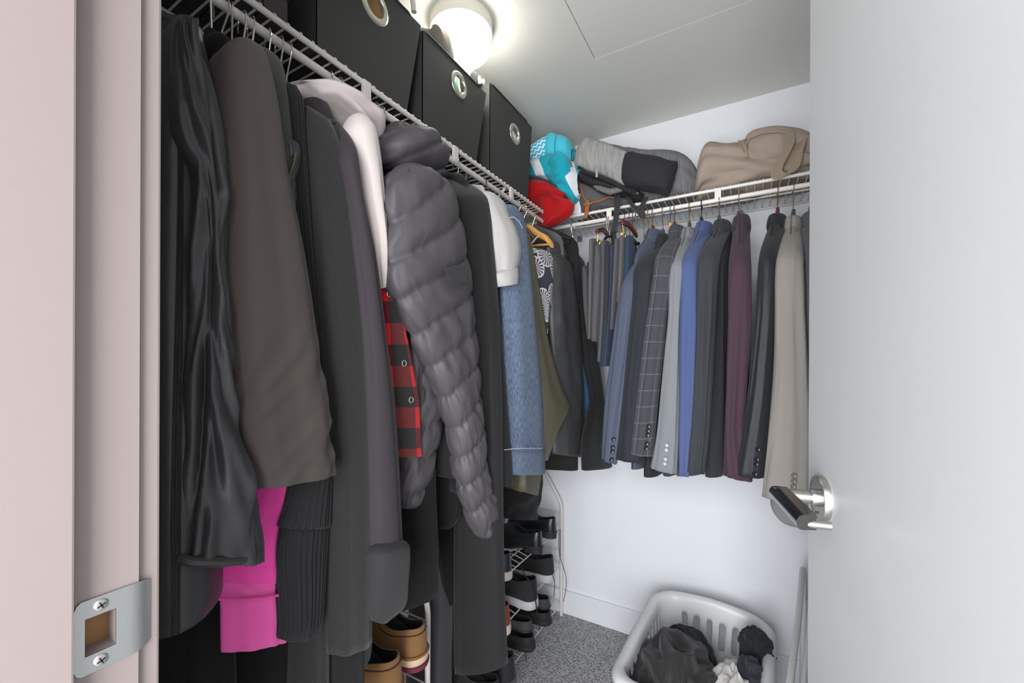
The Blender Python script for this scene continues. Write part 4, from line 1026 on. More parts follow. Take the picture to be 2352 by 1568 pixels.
tail, _, _ = G('black_jacket', 'plain black jacket hanging between the puffer and the oatmeal sweatshirt', 'jacket', m_black, 'L', 1013,
  [(410, 1020, 1070), (425, 1018, 1095), (460, 1026, 1114), (560, 1040, 1124), (680, 1055, 1134), (800, 1065, 1146), (950, 1075, 1158), (1060, 1080, 1168), (1082, 1118, 1171, 1112)], -.60, [.04, .05, .06, .06, .06, .06, .06, .055, .05], (1120, 1100), bt=.03,
  disp=d_drape(.007, 17, 1.3, .7), nyz=P(1015, 404, X=-.76).z, shoulder=.07, yoke=P(1024, 416, X=-.73), hang=H_('chrome hook between the puffer hood and the second rod bracket', style='thin'))
tee, SLt, _ = G('oatmeal_sweatshirt', 'pale oatmeal short-sleeved sweatshirt with a puffed sleeve and rolled cuff', 'sweatshirt', m_tee, 'L', 1048,
  [(448, 1104, 1130), (470, 1100, 1150), (500, 1108, 1158), (530, 1115, 1172), (570, 1118, 1182), (600, 1124, 1180), (625, 1128, 1174)], -.60, [.04, .06, .07, .08, .085, .08, .07], (1135, 806), bt=.022,
  disp=d_drape(.007, 41, 1.6, 3), nyz=P(1105, 442, X=-.72).z, hw=.165, shoulder=.05, hang=H_('chrome hook beside the second rod bracket', style='thin'))
rows([(1122, 634, 1174, 616), (1126, 650, 1173, 634), (1130, 660, 1172, 652)], ('X', -.60), [.085, .09, .085], 14).mesh(36, d_drape(.002, 5)).build('rolled_cuff', m_tee, tee, angle=180)
den, SLd, _ = G('denim_jacket', 'blue denim jacket with stitched cuff and chest pocket', 'jacket', m_denim, 'L', 1112,
  [(478, 1150, 1180), (500, 1142, 1196), (540, 1146, 1204), (620, 1150, 1213), (700, 1154, 1222), (800, 1156, 1232), (900, 1156, 1241), (1000, 1158, 1246), (1162, 1088, 1246, 1086)], -.60, [.04, .05, .06, .06, .06, .06, .06, .055, .055], (1140, 868), bt=.018,
  disp=d_drape(.005, 27, 1.2, .8), cuff=(.905, 1.05, m_denim), hw=.2, shoulder=.06, hang=H_('black wire hook left of the third rod bracket', hookmat=blackwire, style='thin'))
stitch = plain('pale_stitching', (196, 200, 206), .8)
MB().tube([P(1158, 1033, X=-.566), P(1180, 1030, X=-.563), P(1215, 1029, X=-.563), P(1245, 1029, X=-.57)], .0011, 6).build('cuff_stitch', stitch, den)
MB().tube([P(1168, 500, X=-.567), P(1180, 498, X=-.562), P(1192, 508, X=-.562), P(1200, 524, X=-.566)], .0011, 6).build('shoulder_stitch', stitch, den)
slab('denim_front', '', '', m_denim, [(660, 1139, 1168), (700, 1140, 1168), (780, 1140, 1168), (860, 1140, 1168), (870, 1140, 1168)], ('X', -.70), .02, parent=den)
pkp = [P(1143, 680, X=-.685), P(1163, 672, X=-.685), P(1161, 728, X=-.685), P(1154, 740, X=-.685), P(1143, 742, X=-.685)]
MB().tube(pkp, .0012, 6).build('pocket_stitch', stitch, den)
slab('khaki_shirt', 'sliver of a khaki gold garment hanging below the denim jacket front', 'shirt', fab('khaki_gold', (140, 124, 70), .8, 700, .3, .12), [(840, 1140, 1162), (900, 1140, 1162), (960, 1142, 1160), (980, 1146, 1158)], ('X', -.70), .03)
oli, _, _ = G('olive_leather_jacket', 'olive leather jacket with bent elbow, behind the denim sleeve', 'jacket', m_olive, 'L', 1142,
  [(540, 1196, 1212), (600, 1196, 1220), (680, 1204, 1236), (760, 1212, 1250), (840, 1220, 1270), (900, 1226, 1290), (935, 1232, 1305), (975, 1236, 1284), (1020, 1240, 1264), (1056, 1236, 1252)], -.61, [.03, .05, .05, .05, .055, .06, .06, .05, .04, .03], (1200, 1120), bt=.02,
  disp=d_drape(.004, 19, 1.2, 1), shoulder=.06, hang=H_('chrome hook just right of the third rod bracket', style='thin'))
slab('jacket_hem', '', '', fab('olive_canvas', (102, 96, 84), .8, 700, .3, .06), [(1060, 1142, 1244), (1085, 1144, 1243), (1110, 1150, 1240), (1150, 1114, 1236, 1138)], ('X', -.70), .03, parent=oli)

# patterned shirt on the two wooden hangers
def shells():
    k = NT('shell_print', .8, sheen=.1)
    v = k.coord('UV', (1, 1, 1))
    n = k.n('ShaderNodeTexNoise', Scale=9.0, Detail=2.0); k.l(v, n.inputs['Vector'])
    vo = k.n('ShaderNodeTexVoronoi', Scale=13.0, _voronoi_dimensions='2D'); k.l(v, vo.inputs['Vector'])
    w1 = k.n('ShaderNodeTexWave', _wave_type='RINGS', _rings_direction='SPHERICAL', Scale=1.0, Distortion=0.0)
    sub = k.n('ShaderNodeVectorMath', _operation='SUBTRACT'); k.l(v, sub.inputs[0]); k.l(vo.outputs['Position'], sub.inputs[1])
    sp_ = k.n('ShaderNodeSeparateXYZ'); k.l(sub.outputs[0], sp_.inputs[0])
    at = k.math('ARCTAN2', sp_.outputs[1], sp_.outputs[0])
    rays = k.math('GREATER_THAN', k.math('SINE', k.math('MULTIPLY', at, 15.0)), -.05)
    inside = k.math('LESS_THAN', vo.outputs['Distance'], .50)
    edge = k.math('MULTIPLY', k.math('GREATER_THAN', vo.outputs['Distance'], .43), inside)
    f = k.math('MAXIMUM', k.math('MULTIPLY', rays, inside), edge)
    f = k.math('MAXIMUM', f, k.math('GREATER_THAN', n.outputs[0], .66))
    k.col(k.mix(f, rgb((58, 58, 72)), rgb((222, 220, 220)))); return k.m
shm = shells()
prt, _, _ = G('printed_shirt', 'navy and white shell print shirt hanging from the yellow wooden hanger', 'shirt', shm, 'L', 1165,
  [(572, 1204, 1244), (585, 1206, 1264), (620, 1214, 1266), (660, 1226, 1264), (700, 1238, 1262), (740, 1246, 1256), (768, 1250, 1254)], -.63, [.03, .04, .05, .05, .04, .03, .02], (1250, 790), bt=.014, hw=.13, disp=d_drape(.004, 6), shoulder=.05, far=False, nyz=P(1215, 560, X=-.72).z)
MB().tube([P(1212, 592, X=-.60), P(1228, 650, X=-.602), P(1242, 705, X=-.604), P(1250, 765, X=-.61)], .004, 8).build('white_placket', white_cloth, prt)
def armhanger(pts, r, name, label, mat, extra=None, hookx=None):
    t = thing('clothes_hanger', label, 'hanger', tuple(pts[0]), 'hangers on the left rod')
    g = cr(pts, 16); Cn = g[:, :3].copy()
    A = np.array([[0, 0, r * (1.5 - .55 * i / 15)] for i in range(16)]); d = Vector(pts[-1]) - Vector(pts[0]); nn = Vector((-d.y, d.x, 0)).normalized()
    B = np.array([list(nn * r * (.55 + .5 * i / 15)) for i in range(16)])
    Loft(Cn, A, B, .8).mesh(16, None, bottom='dome').build('shoulder_arm', mat, t)
    if extra: MB().tube(extra, .0042, 10).build('trouser_bar', mat, t)
    if hookx:
        q = P(hookx, 450, X=-.78); cc = Vector((-.78, q.y, RZ - .011)); hp = []
        for k in range(15):
            a = math.radians(205 - k * 235 / 14.0); hp.append(cc + Vector((.021 * math.cos(a), 0, .021 * math.sin(a))))
        hp += [Vector((-.776, q.y, RZ - .045)), Vector(pts[0]) + Vector((0, 0, .012))]
        MB().tube(hp, .0017, 8).build('hook', chrome, t)
    return t
hy = P(1200, 500, X=-.78)
armhanger([Vector((-.78, hy.y, RZ - .105)), P(1215, 525, X=-.73), P(1240, 540, X=-.68), P(1256, 548, X=-.65), P(1267, 562, X=-.635)], .012, 'y', 'honey yellow wooden hanger with trouser bar, arm pointing into the closet', wood_y, [P(1196, 566, X=-.77), P(1225, 564, X=-.70), P(1262, 561, X=-.64)], 1200)
hy = P(1185, 500, X=-.78)
armhanger([Vector((-.78, hy.y, RZ - .115)), P(1200, 527, X=-.745), P(1215, 535, X=-.72), P(1228, 552, X=-.69)], .0125, 'd', 'dark brown wooden hanger directly behind the denim shoulder', wood_d, None, 1185)
MB().tube([P(1205, 580, X=-.63), P(1220, 560, X=-.63), P(1232, 546, X=-.632), P(1238, 542, X=-.635)], .002, 6).build('hanging_loop', white_cloth, prt)
lea, SLl, _ = G('leather_jacket', 'black leather jacket with notched collar and straight sleeve left of the bright blue shirt', 'jacket', m_leather, 'L', 1222,
  [(600, 1264, 1292), (620, 1262, 1308), (680, 1262, 1318), (760, 1266, 1326), (830, 1272, 1333), (900, 1282, 1338), (980, 1274, 1339), (1272, 1042, 1338, 1050)], -.63, [.04, .055, .06, .06, .06, .055, .055, .05], (1285, 1010), bt=.02,
  disp=d_drape(.007, 29, 1.3, 1.4), hw=.16, shoulder=.07, nyz=P(1255, 545, X=-.78).z, hang=H_('brass hook at the end of the left rod', hookmat=brass, style='thin', up=-.01))
rows([(556, 1258, 1276), (572, 1256, 1292), (590, 1260, 1300), (604, 1276, 1300)], ('X', -.655), [.03, .05, .05, .03], 18).mesh(28, d_drape(.003, 3)).build('collar', m_leather, lea, angle=180)
rows([(586, 1262, 1290), (604, 1264, 1304), (620, 1268, 1310), (632, 1284, 1306)], ('X', -.635), [.03, .05, .045, .02], 18).mesh(28, d_drape(.003, 6)).build('lapel', m_leather, lea, angle=180)
slab('blue_shirt', 'bright blue shirt peeking out between the leather jacket and the black blazer', 'shirt', m_blue, [(600, 1308, 1318), (640, 1310, 1322), (720, 1314, 1332), (800, 1318, 1345), (900, 1322, 1356), (935, 1324, 1362), (1326, 952, 1363, 944)], ('X', -.64), .02)
slab('green_shirt', 'sliver of a lime and blue shirt low behind the olive leather jacket', 'shirt', fab('lime_cloth', (150, 200, 30), .8), [(960, 1250, 1268), (1000, 1252, 1270), (1018, 1258, 1269), (1027, 1263, 1269)], ('X', -.68), .015)
bz, _, _ = G('black_blazer', 'black blazer at the inner corner, last on the left rod', 'blazer', m_black, 'L', 1236,
  [(566, 1300, 1318), (580, 1296, 1330), (620, 1312, 1343), (660, 1324, 1347), (740, 1334, 1358), (840, 1347, 1372), (920, 1360, 1382), (960, 1352, 1388), (1020, 1340, 1394), (1340, 1080, 1404, 1070)], [-.64, -.64, -.635, -.63, -.62, -.605, -.59, -.58, -.57, -.56], [.03, .04, .04, .04, .04, .04, .04, .05, .05, .05], (1370, 1060), bt=.025,
  disp=d_drape(.006, 37, 1.2, .7), hw=.17, shoulder=.07, nyz=P(1262, 540, X=-.78).z, yoke=P(1280, 556, X=-.74), far=False, skewk=.35)
slab('velvet_dress', 'long black crushed velvet dress hanging in front of the far shoe rack', 'dress', m_black2, [(1040, 1146, 1250), (1100, 1144, 1244), (1160, 1142, 1236), (1150, 1188, 1230, 1192)], ('X', -.74), .05, d_crinkle(.005, 3, 14))

# ---- back rod: trousers, then suit jackets left to right -------------------------
def trouser(label, mat, rw, Yp=1.60, th=.17, group='trousers folded over hangers'):
    return slab('folded_trousers', label, 'trousers', mat, rw, ('Y', Yp), th, d_drape(.003, hash_(label) % 40, 1.0, 1.0), group=group, e=.7, n=28)
t_grey = suit('mid_grey_trouser', (78, 76, 79)); t_taupe = suit('taupe_trouser', (90, 86, 86)); t_dark = suit('near_black_trouser', (44, 45, 50)); t_navy = suit('navy_trouser', (44, 54, 74)); t_teal = suit('petrol_trouser', (40, 60, 80))
trouser('dark grey trousers at the left edge of the trouser cluster', suit('iron_trouser', (70, 70, 74)), [(622, 1350, 1362), (640, 1349, 1366), (700, 1352, 1368), (780, 1362, 1372)], 1.63)
trouser('pale grey trousers hanging from the brass-ended hanger', t_taupe, [(562, 1366, 1378), (580, 1365, 1378), (680, 1364, 1376), (780, 1364, 1373)], 1.60)
trouser('mid grey trousers with a back pocket tab, longest in front', t_grey, [(575, 1379, 1392), (600, 1376, 1395), (680, 1371, 1393), (740, 1369, 1389), (785, 1369, 1387)], 1.585)
trouser('charcoal trousers in the middle of the trouser cluster', suit('charcoal_trouser', (78, 78, 84)), [(566, 1392, 1404), (700, 1390, 1404), (830, 1382, 1400)], 1.61)
trouser('near-black trousers under the hanging backpack strap', t_dark, [(574, 1402, 1416), (700, 1398, 1414), (840, 1388, 1406)], 1.605)
trouser('navy trousers right of the near-black pair', t_navy, [(578, 1412, 1424), (700, 1408, 1420), (840, 1392, 1412)], 1.60)
trouser('taupe trousers left of the petrol pair', t_grey, [(562, 1422, 1434), (640, 1418, 1432), (760, 1412, 1424)], 1.60)
trouser('light taupe trousers beside the slate suit sleeve', t_taupe, [(556, 1433, 1446), (640, 1428, 1444), (700, 1424, 1440)], 1.62)
trouser('petrol blue trousers highest in the trouser cluster', t_teal, [(555, 1446, 1460), (600, 1444, 1460), (680, 1440, 1458)], 1.63)
def clamp(px, label, y0, x1, y1, ringy, Y1=1.56):
    a = P(px, y0, Y=1.70); b = P(x1, y1, Y=Y1)
    t = thing('trouser_hanger', label, 'hanger', tuple(a), 'mahogany trouser hangers')
    q = P(px, 480, Y=1.72); cc = Vector((q.x, 1.72, RZ - .011)); hp = []
    for k in range(15):
        an = math.radians(205 - k * 235 / 14.0); hp.append(cc + Vector((0, -.021 * math.cos(an), .021 * math.sin(an))))
    hp += [Vector((q.x, 1.716, RZ - .045)), Vector((q.x, 1.715, a.z + .01))]
    MB().tube(hp, .0017, 8).build('hook', chrome, t)
    g = cr([a, a.lerp(b, .5) + Vector((0, 0, .012)), b], 14)
    A = np.array([[0, 0, .011]] * 14); B = np.array([[.006, 0, 0]] * 14)
    Loft(g[:, :3].copy(), A, B, .7).mesh(14, None, bottom='dome').build('wooden_arm', mahog, t)
    c = P(x1 + 2, ringy, Y=Y1 + .01)
    MB().tube([b, Vector((b.x + .002, Y1 + .005, (b.z + c.z) / 2)), c], .0022, 8).build('brass_rod', brass, t)
    r = [c + Vector((.009 * math.cos(k * PI / 8), 0, .009 * math.sin(k * PI / 8))) for k in range(16)]
    MB().tube(r, .0034, 8, close=True).build('brass_ring', brass, t)
clamp(1396, 'mahogany trouser hanger with a brass ring, left of the hanging backpack strap', 538, 1371, 531, 556)
clamp(1462, 'mahogany trouser hanger with a brass ring, right of the hanging backpack strap', 540, 1429, 510, 541)
hanger('B', 1316, P(1318, 547, Y=1.72).z, 'empty black plastic hanger alone at the corner of the back rod', mat=blackp, style='thick', neckw=.013, group='hangers on the back rod', armw=.17, drop=.09)
for px, lab in ((1437, 'first of the clustered chrome hooks right of the backpack strap'), (1447, 'middle of the clustered chrome hooks right of the backpack strap'), (1455, 'last of the clustered chrome hooks right of the backpack strap')):
    hanger('B', px, 1.80, lab, mat=blackp, style='thin', group='hangers on the back rod', armw=.12, rot=.05, drop=.03)
for px, lab in ((1480, 'brass wire hook left of the slate suit'), (1490, 'second brass wire hook left of the slate suit')):
    hanger('B', px, 1.79, lab, hookmat=brass, mat=blackp, style='thin', group='hangers on the back rod', armw=.12, drop=.03)
hanger('B', 1400, 1.79, 'black plastic clip hanger among the trousers', mat=blackp, style='thin', group='hangers on the back rod', armw=.13, drop=.035)
# black clip hanger ends seen over the trousers
ch = thing('clip_hanger', 'shiny black clip hangers hooked together above the trousers', 'hanger', tuple(P(1395, 555, Y=1.6)))
MB().tube([P(1352, 622, Y=1.60), P(1352, 606, Y=1.60), P(1362, 592, Y=1.62), P(1372, 585, Y=1.66)], .007, 10).build('left_arm', blackp, ch)
MB().tube([P(1388, 578, Y=1.58), P(1386, 556, Y=1.58), P(1392, 545, Y=1.6), P(1404, 542, Y=1.66)], .006, 10).build('curved_arm', blackp, ch)
MB().tube([P(1392, 560, Y=1.57), P(1410, 572, Y=1.57), P(1436, 582, Y=1.57)], .0065, 10).build('clip_bar', blackp, ch)
MB().tube([P(1440, 546, Y=1.60), P(1456, 556, Y=1.60), P(1468, 560, Y=1.62)], .0065, 10).build('clip_bar', blackp, ch)

SUITS = [
 ('slate blue suit jacket, leftmost of the suits on the back rod', s_slate, 1500, [(600, 1440, 1474), (625, 1430, 1474), (700, 1420, 1462), (800, 1408, 1452), (900, 1396, 1438), (1000, 1389, 1424), (1386, 1052, 1416, 1064)], (1420, 1075), 1508, 526, 1.49, (btn_dark, 4, .875, .021, 1.15), dict(mat=mahog, style='wood', neckw=.019)),
 ('ink black suit jacket with plain sleeve between the slate and plaid jackets', s_ink, 1523, [(560, 1484, 1516), (590, 1460, 1512), (640, 1454, 1502), (700, 1450, 1497), (800, 1440, 1487), (900, 1430, 1474), (1000, 1420, 1476), (1413, 1052, 1478, 1062)], (1460, 1095), 1530, 538, 1.485, None, dict(mat=greyp, style='wood', neckw=.014)),
 ('grey windowpane plaid suit jacket with four dark cuff buttons', m_plaid, 1550, [(540, 1530, 1556), (570, 1506, 1556), (640, 1500, 1546), (720, 1488, 1532), (800, 1478, 1524), (900, 1466, 1512), (1000, 1454, 1503), (1449, 1040, 1497, 1048)], (1535, 1098), 1556, 518, 1.48, (btn_dark, 5, .845, .019, 1.1), dict(mat=mahog, style='wood', neckw=.019, hookmat=brass)),
 ('light grey suit jacket with pale cuff buttons, right of the plaid one', s_grey, 1575, [(550, 1556, 1588), (580, 1538, 1582), (640, 1536, 1572), (720, 1534, 1564), (800, 1526, 1562), (900, 1516, 1562), (1000, 1506, 1560), (1493, 1072, 1556, 1087)], (1565, 1098), 1584, 524, 1.48, (btn_steel, 4, .865, .022, 1.45), dict(mat=greyp, style='wood', neckw=.014, hookmat=brass)),
 ('royal blue suit jacket, the brightest blue on the back rod', s_royal, 1612, [(545, 1586, 1616), (580, 1562, 1606), (640, 1562, 1602), (720, 1562, 1600), (800, 1561, 1597), (900, 1561, 1594), (1000, 1560, 1590), (1561, 1088, 1584, 1092)], (1600, 1098), 1619, 510, 1.48, None, dict(mat=blackp, style='thick', neckw=.024, hookmat=blackwire)),
 ('charcoal suit jacket with a creased elbow, right of the royal blue one', s_char, 1652, [(535, 1626, 1656), (565, 1602, 1654), (640, 1600, 1650), (720, 1599, 1646), (800, 1598, 1640), (900, 1592, 1634), (1000, 1586, 1626), (1581, 1080, 1614, 1086)], (1640, 1102), 1660, 506, 1.48, None, dict(mat=greyp, style='wood', neckw=.012)),
 ('burgundy suit jacket, hanging alone with gaps on both sides', s_burg, 1697, [(545, 1686, 1716), (580, 1674, 1724), (640, 1672, 1726), (720, 1670, 1724), (800, 1668, 1718), (900, 1665, 1712), (1000, 1663, 1706), (1664, 1090, 1728, 1104)], (1700, 1098), 1703, 496, 1.49, None, dict(mat=greyp, style='wood', neckw=.014)),
 ('shiny black suit jacket with four cuff buttons, left of the pale one', s_shine, 1773, [(530, 1758, 1788), (560, 1742, 1786), (640, 1740, 1784), (720, 1736, 1780), (800, 1728, 1774), (900, 1716, 1768), (1000, 1700, 1760), (1683, 1086, 1752, 1096)], (1750, 1085), 1786, 494, 1.48, (btn_dark, 4, .875, .022, 1.2), dict(mat=mahog, style='wood', neckw=.016, hookmat=brass)),
 ('pale greige suit jacket, the lightest and longest, behind the door handle', s_beige, 1812, [(530, 1792, 1834), (560, 1782, 1842), (640, 1780, 1848), (720, 1780, 1850), (850, 1776, 1856), (1000, 1762, 1864), (1746, 1138, 1860, 1152)], (1800, 1125), 1822, 500, 1.46, (btn_grey, 4, .88, .019, 1.35), dict(mat=greyp, style='wood', neckw=.02)),
 ('dark grey suit jacket half hidden by the open door', s_dk, 1842, [(520, 1846, 1880), (560, 1841, 1890), (700, 1846, 1894), (900, 1858, 1900), (1858, 1100, 1900, 1110)], (1862, 1090), 1862, 490, 1.50, None, dict(mat=greyp, style='wood', neckw=.02)),
]
for i, (lab, mt, hx, sl, hem, cx_, cy_, pl_, bt_, hg) in enumerate(SUITS):
    zt = P(cx_, cy_ + 14, Y=1.72).z
    sl = [(sl[0][0] + 22, sl[0][1], sl[0][2]), (sl[1][0] + 12, sl[1][1] + 3, sl[1][2])] + list(sl[2:])
    hk = dict(label=('wooden hanger of the ' if 'wood' in hg.get('style', '') else 'black hanger of the ') + lab.split(',')[0].split(' with ')[0], up=.042); hk.update(hg)
    t, S_, B_ = G('suit_jacket', lab, 'suit jacket', mt, 'B', cx_, sl, pl_, .055, hem, bt=.022, nyz=zt, disp=d_drape(.008 if mt is not s_char else .015, 50 + i * 3.7, 1.4, .9), bdisp=d_drape(.006, 80 + i, 1.2, .8),
      collar=(.042, .060, .026, mt), btn=bt_ and (bt_[0], bt_[1], bt_[2], bt_[3], bt_[4]), group='suit jackets on the back rod', yoke=P(cx_, cy_ + 30, Y=1.70), shoulder=.125, hw=.19, n=36, m=50, hang=None)
    hk2 = dict(hk); up = hk2.pop('up'); hanger('B', hx if abs(hx - cx_) < 9 else cx_, zt + up, skew=0, group='hangers on the back rod', armw=.14, drop=.09, bar_dz=.075, **hk2)
hanger('B', 1541, P(1548, 514, Y=1.72).z, 'honey yellow wooden hanger between the ink black and plaid jackets', mat=wood_y, style='wood', neckw=.014, group='hangers on the back rod', armw=.12, drop=.09, bar_dz=.07)
slab('grey_coat', 'grey coat whose rounded corner hangs lowest, below the pale jacket behind the handle', 'coat', fab('steel_grey_coat', (140, 141, 142), .8, 900, .3, .04), [(1040, 1772, 1880), (1120, 1769, 1880), (1160, 1770, 1880), (1185, 1782, 1880), (1200, 1800, 1880), (1830, 1208, 1880, 1212)], ('Y', 1.66), .05, d_drape(.003, 3), m=50)
# ================================================================= shoe racks
TIERS = (0.062, 0.265, 0.458)
RX0, RX1 = -1.07, -.845
def rack(label, y0, y1, arch_near=True):
    t = thing('shoe_rack', label, 'shoe rack', ((RX0 + RX1) / 2, (y0 + y1) / 2, 0), 'white wire shoe racks')
    for yy in (y0, y1):
        pts = [Vector((RX1, yy, 0)), Vector((RX1, yy, .30)), Vector((RX1, yy, .555)), Vector((RX1 - .004, yy, .580)), Vector((RX1 - .016, yy, .605)), Vector((RX1 - .075, yy, .70)), Vector((RX1 - .10, yy, .735)), Vector((RX1 - .13, yy, .745)),
               Vector((RX0 + .01, yy, .745)), Vector((RX0, yy, .735)), Vector((RX0, yy, .70)), Vector((RX0, yy, 0))]
        MB().tube(pts, .0085, 12).build('side_frame', wire, t)
        for z in TIERS:
            s_ = -1 if yy == y1 else 1
            MB().tube([Vector((RX1 - .012, yy + s_ * .001, z + .07)), Vector((RX1 + .002, yy + s_ * .003, z + .066)), Vector((RX1 + .002, yy + s_ * .003, z + .004)), Vector((RX1 - .012, yy + s_ * .001, z))], .0022, 6).build('tier_hook', wire, t)
            MB().tube([(RX1, yy, z + .07), (RX0, yy, z + .07)], .0024, 6).build('side_wire', wire, t)
    src = None
    for z in TIERS:
        for xx, nm, r in ((RX1, 'front_wire', .0028), (RX1 - .05, 'middle_wire', .0026), (RX0, 'rear_wire', .0026)):
            zz = z if nm != 'middle_wire' else z + .012
            MB().tube([(xx, y0 + .004, zz), (xx, y1 - .004, zz)], r, 8).build(nm, wire, t)
        n = int((y1 - y0) / .036)
        for k in range(n + 1):
            yy = y0 + .006 + (y1 - y0 - .012) * k / n
            if src is None:
                src = MB().tube([(RX0, yy, z + .012), (RX1 - .05, yy, z + .012), (RX1, yy, z)], .0019, 6).build('tier_wire', wire, t); s0 = (yy, z)
            else: copy_part(src, t, (0, yy - s0[0], z - s0[1]))
    return t
rack('white wire shoe rack in the far corner against the back wall', 1.275, 1.985)
rack('white wire shoe rack nearer the doorway holding the tan shoes', .25, .958)

# ================================================================= shoes (heel towards the room)
def shoe(name, label, c, mat, solemat, L=.285, W=.098, sole=.026, heel_h=.078, vamp_h=.062, ang=0.0, lining=None, solemat2=None, sole2=0.0, group=None, heelblock=0.0, toe_h=.04, lacemat=None, welt=None, band=None):
    """c = heel back at the supporting surface; toe points to -X rotated by ang"""
    t = thing(name, label, 'shoe', tuple(c), group)
    N = 44; R_ = Matrix.Rotation(PI + ang, 3, 'Z'); c = Vector(c)
    def half(s):   # half width at s (0 heel, 1 toe)
        base = .70 + .30 * math.sin(min(1, max(0, (s - .12) / .62)) * PI / 2) ** 1.4 - .06 * math.exp(-((s - .38) / .13) ** 2)
        endh = math.sqrt(max(0, 1 - max(0, (.13 - s) / .13) ** 2)); endt = math.sqrt(max(0, 1 - max(0, (s - .74) / .26) ** 2.2))
        return W / 2 * base * endh * endt
    outl = []
    for k in range(N):
        a = 2 * PI * k / N; s_ = .5 - .5 * math.cos(a); h_ = half(s_)
        outl.append((s_, h_ * (1 if math.sin(a) >= 0 else -1) if abs(math.sin(a)) > 1e-6 else 0.0))
    def w(s_, y_, z_): return c + R_ @ Vector((s_ * L, y_, 0)) + Vector((0, 0, z_))
    def ring(sc, z_, zf=None, sx=None):
        o = []
        for s_, y_ in outl:
            k = sc; ss = .5 + (s_ - .5) * (sx if sx else k)
            o.append(w(ss, y_ * k, z_ + (zf(s_) if zf else 0)))
        return o
    def stack(rings, nm, mt, cap0=True, cap1=True, par=t):
        m = len(rings); vs = [p for r in rings for p in r]
        fs = [(i*N+k, i*N+(k+1) % N, (i+1)*N+(k+1) % N, (i+1)*N+k) for i in range(m - 1) for k in range(N)]
        if cap0: fs.append(tuple(range(N))[::-1])
        if cap1: fs.append(tuple((m-1)*N+k for k in range(N)))
        return MB().add(vs, fs).build(nm, mt, par, angle=50)
    z0 = 0
    toe = lambda s_: .010 * max(0, (s_ - .72) / .28) ** 2
    if heelblock:
        hb = []
        for s_, y_ in outl: hb.append((min(s_, .27), y_))
        stack([[w(s_, y_ * .96, 0) for s_, y_ in hb], [w(s_, y_ * .98, heelblock) for s_, y_ in hb]], 'heel', solemat)
        z0 = heelblock; toe = lambda s_: -heelblock * min(1, max(0, (s_ - .25) / .3)) + .008 * max(0, (s_ - .75) / .25) ** 2
    if solemat2:
        stack([ring(.97, z0, toe), ring(1.03, z0 + .003, toe), ring(1.05, z0 + sole2, toe)], 'outsole', solemat2); z0 += sole2
    stack([ring(1.0, z0, toe, 1.0), ring(1.07, z0 + .003, toe, 1.02), ring(1.085, z0 + sole * .55, toe, 1.025), ring(1.06, z0 + sole, toe, 1.015), ring(1.0, z0 + sole + .001, toe)], 'sole', solemat)
    if welt:
        q = [w(.5 + (s_ - .5) * 1.012, y_ * 1.05, z0 + sole + .003 + toe(s_)) for s_, y_ in outl]
        MB().tube(q, .0042, 6, close=True).build('welt', welt, t)
    zs = z0 + sole
    def sm(a, b, x): x = min(1, max(0, (x - a) / (b - a))); return x * x * (3 - 2 * x)
    def H(s_): return heel_h * (1 - sm(.05, .3, s_)) + (heel_h * .76) * sm(.05, .3, s_) * (1 - sm(.38, .5, s_)) + (vamp_h + .012) * sm(.38, .5, s_) * (1 - sm(.55, .95, s_)) + toe_h * sm(.55, .95, s_)
    def inn(s_, l): # how far towards the centre line
        rear = .04 * l + .22 * l ** 3; front = 1 - math.sqrt(max(0, 1 - l ** 1.7))
        return rear * (1 - sm(.4, .55, s_)) + front * sm(.4, .55, s_)
    rings = []
    for l in (0, .12, .3, .5, .7, .85, .94, 1.0):
        r = []
        for s_, y_ in outl:
            i_ = inn(s_, l); ss = s_ + (.5 - s_) * 0.0
            if s_ < .12: ss = s_ + .022 * l * (1 - s_ / .12)
            if s_ > .8: ss = s_ - (s_ - .8) * .55 * l ** 2.2
            r.append(w(ss, y_ * (1 - i_), zs + toe(s_) * (1 - l) + H(s_) * l))
        rings.append(r)
    lin_r = []
    for dz, k_ in ((-.001, .93), (-.02, .9), (-.05, .86)):
        r = []
        for (s_, y_), p in zip(outl, rings[-1]):
            f = 1 - sm(.4, .5, s_)
            cen = w(max(.2, min(s_, .45)), 0, 0); q = p.copy()
            q.x = p.x + (cen.x - p.x) * (1 - k_) * f * 1.3; q.y = p.y + (cen.y - p.y) * (1 - k_) * f * 1.6; q.z = p.z + dz * f
            r.append(q)
        lin_r.append(r)
    stack(rings + lin_r[:1], 'upper', mat, True, False)
    stack(lin_r, 'lining', lining or blk, False, True)
    if band:
        q = []
        for k in range(-11, 12):
            i = k % N; p = rings[5][i]; cen = w(.4, 0, 0); d = Vector((p.x - cen.x, p.y - cen.y, 0)).normalized(); q.append(p + d * .0015 + Vector((0, 0, -.004)))
        MB().tube(q, .0016, 5).build('seam', band, t)
    # tongue and laces on the instep
    if lacemat:
        for j, s_ in enumerate((.50, .555, .61, .665)):
            hw_ = half(s_) * .42; zz = zs + H(s_) + .002
            MB().tube([w(s_ - .01, -hw_, zz - .008), w(s_, 0, zz + .001), w(s_ + .01, hw_, zz - .008)], .0022, 6).build('lace', lacemat, t)
    return t
def heel(px, py, X=-.80): return P(px, py, X=X)
sh = lambda n, c, **k: fab(n, c, k.pop('rough', .7), 700, .4, .1, sheen=k.pop('sheen', .1), spec=k.pop('spec', .4))
m_dress = sh('black_polished_leather', (34, 36, 38), rough=.22, sheen=0, spec=.6); m_blackrub = plain('black_rubber', (40, 40, 41), .6)
m_tan = sh('tan_nubuck', (140, 102, 62), rough=.85, sheen=.3); m_cream = plain('cream_midsole', (222, 196, 166), .6); m_maroon = plain('maroon_outsole', (116, 44, 66), .6)
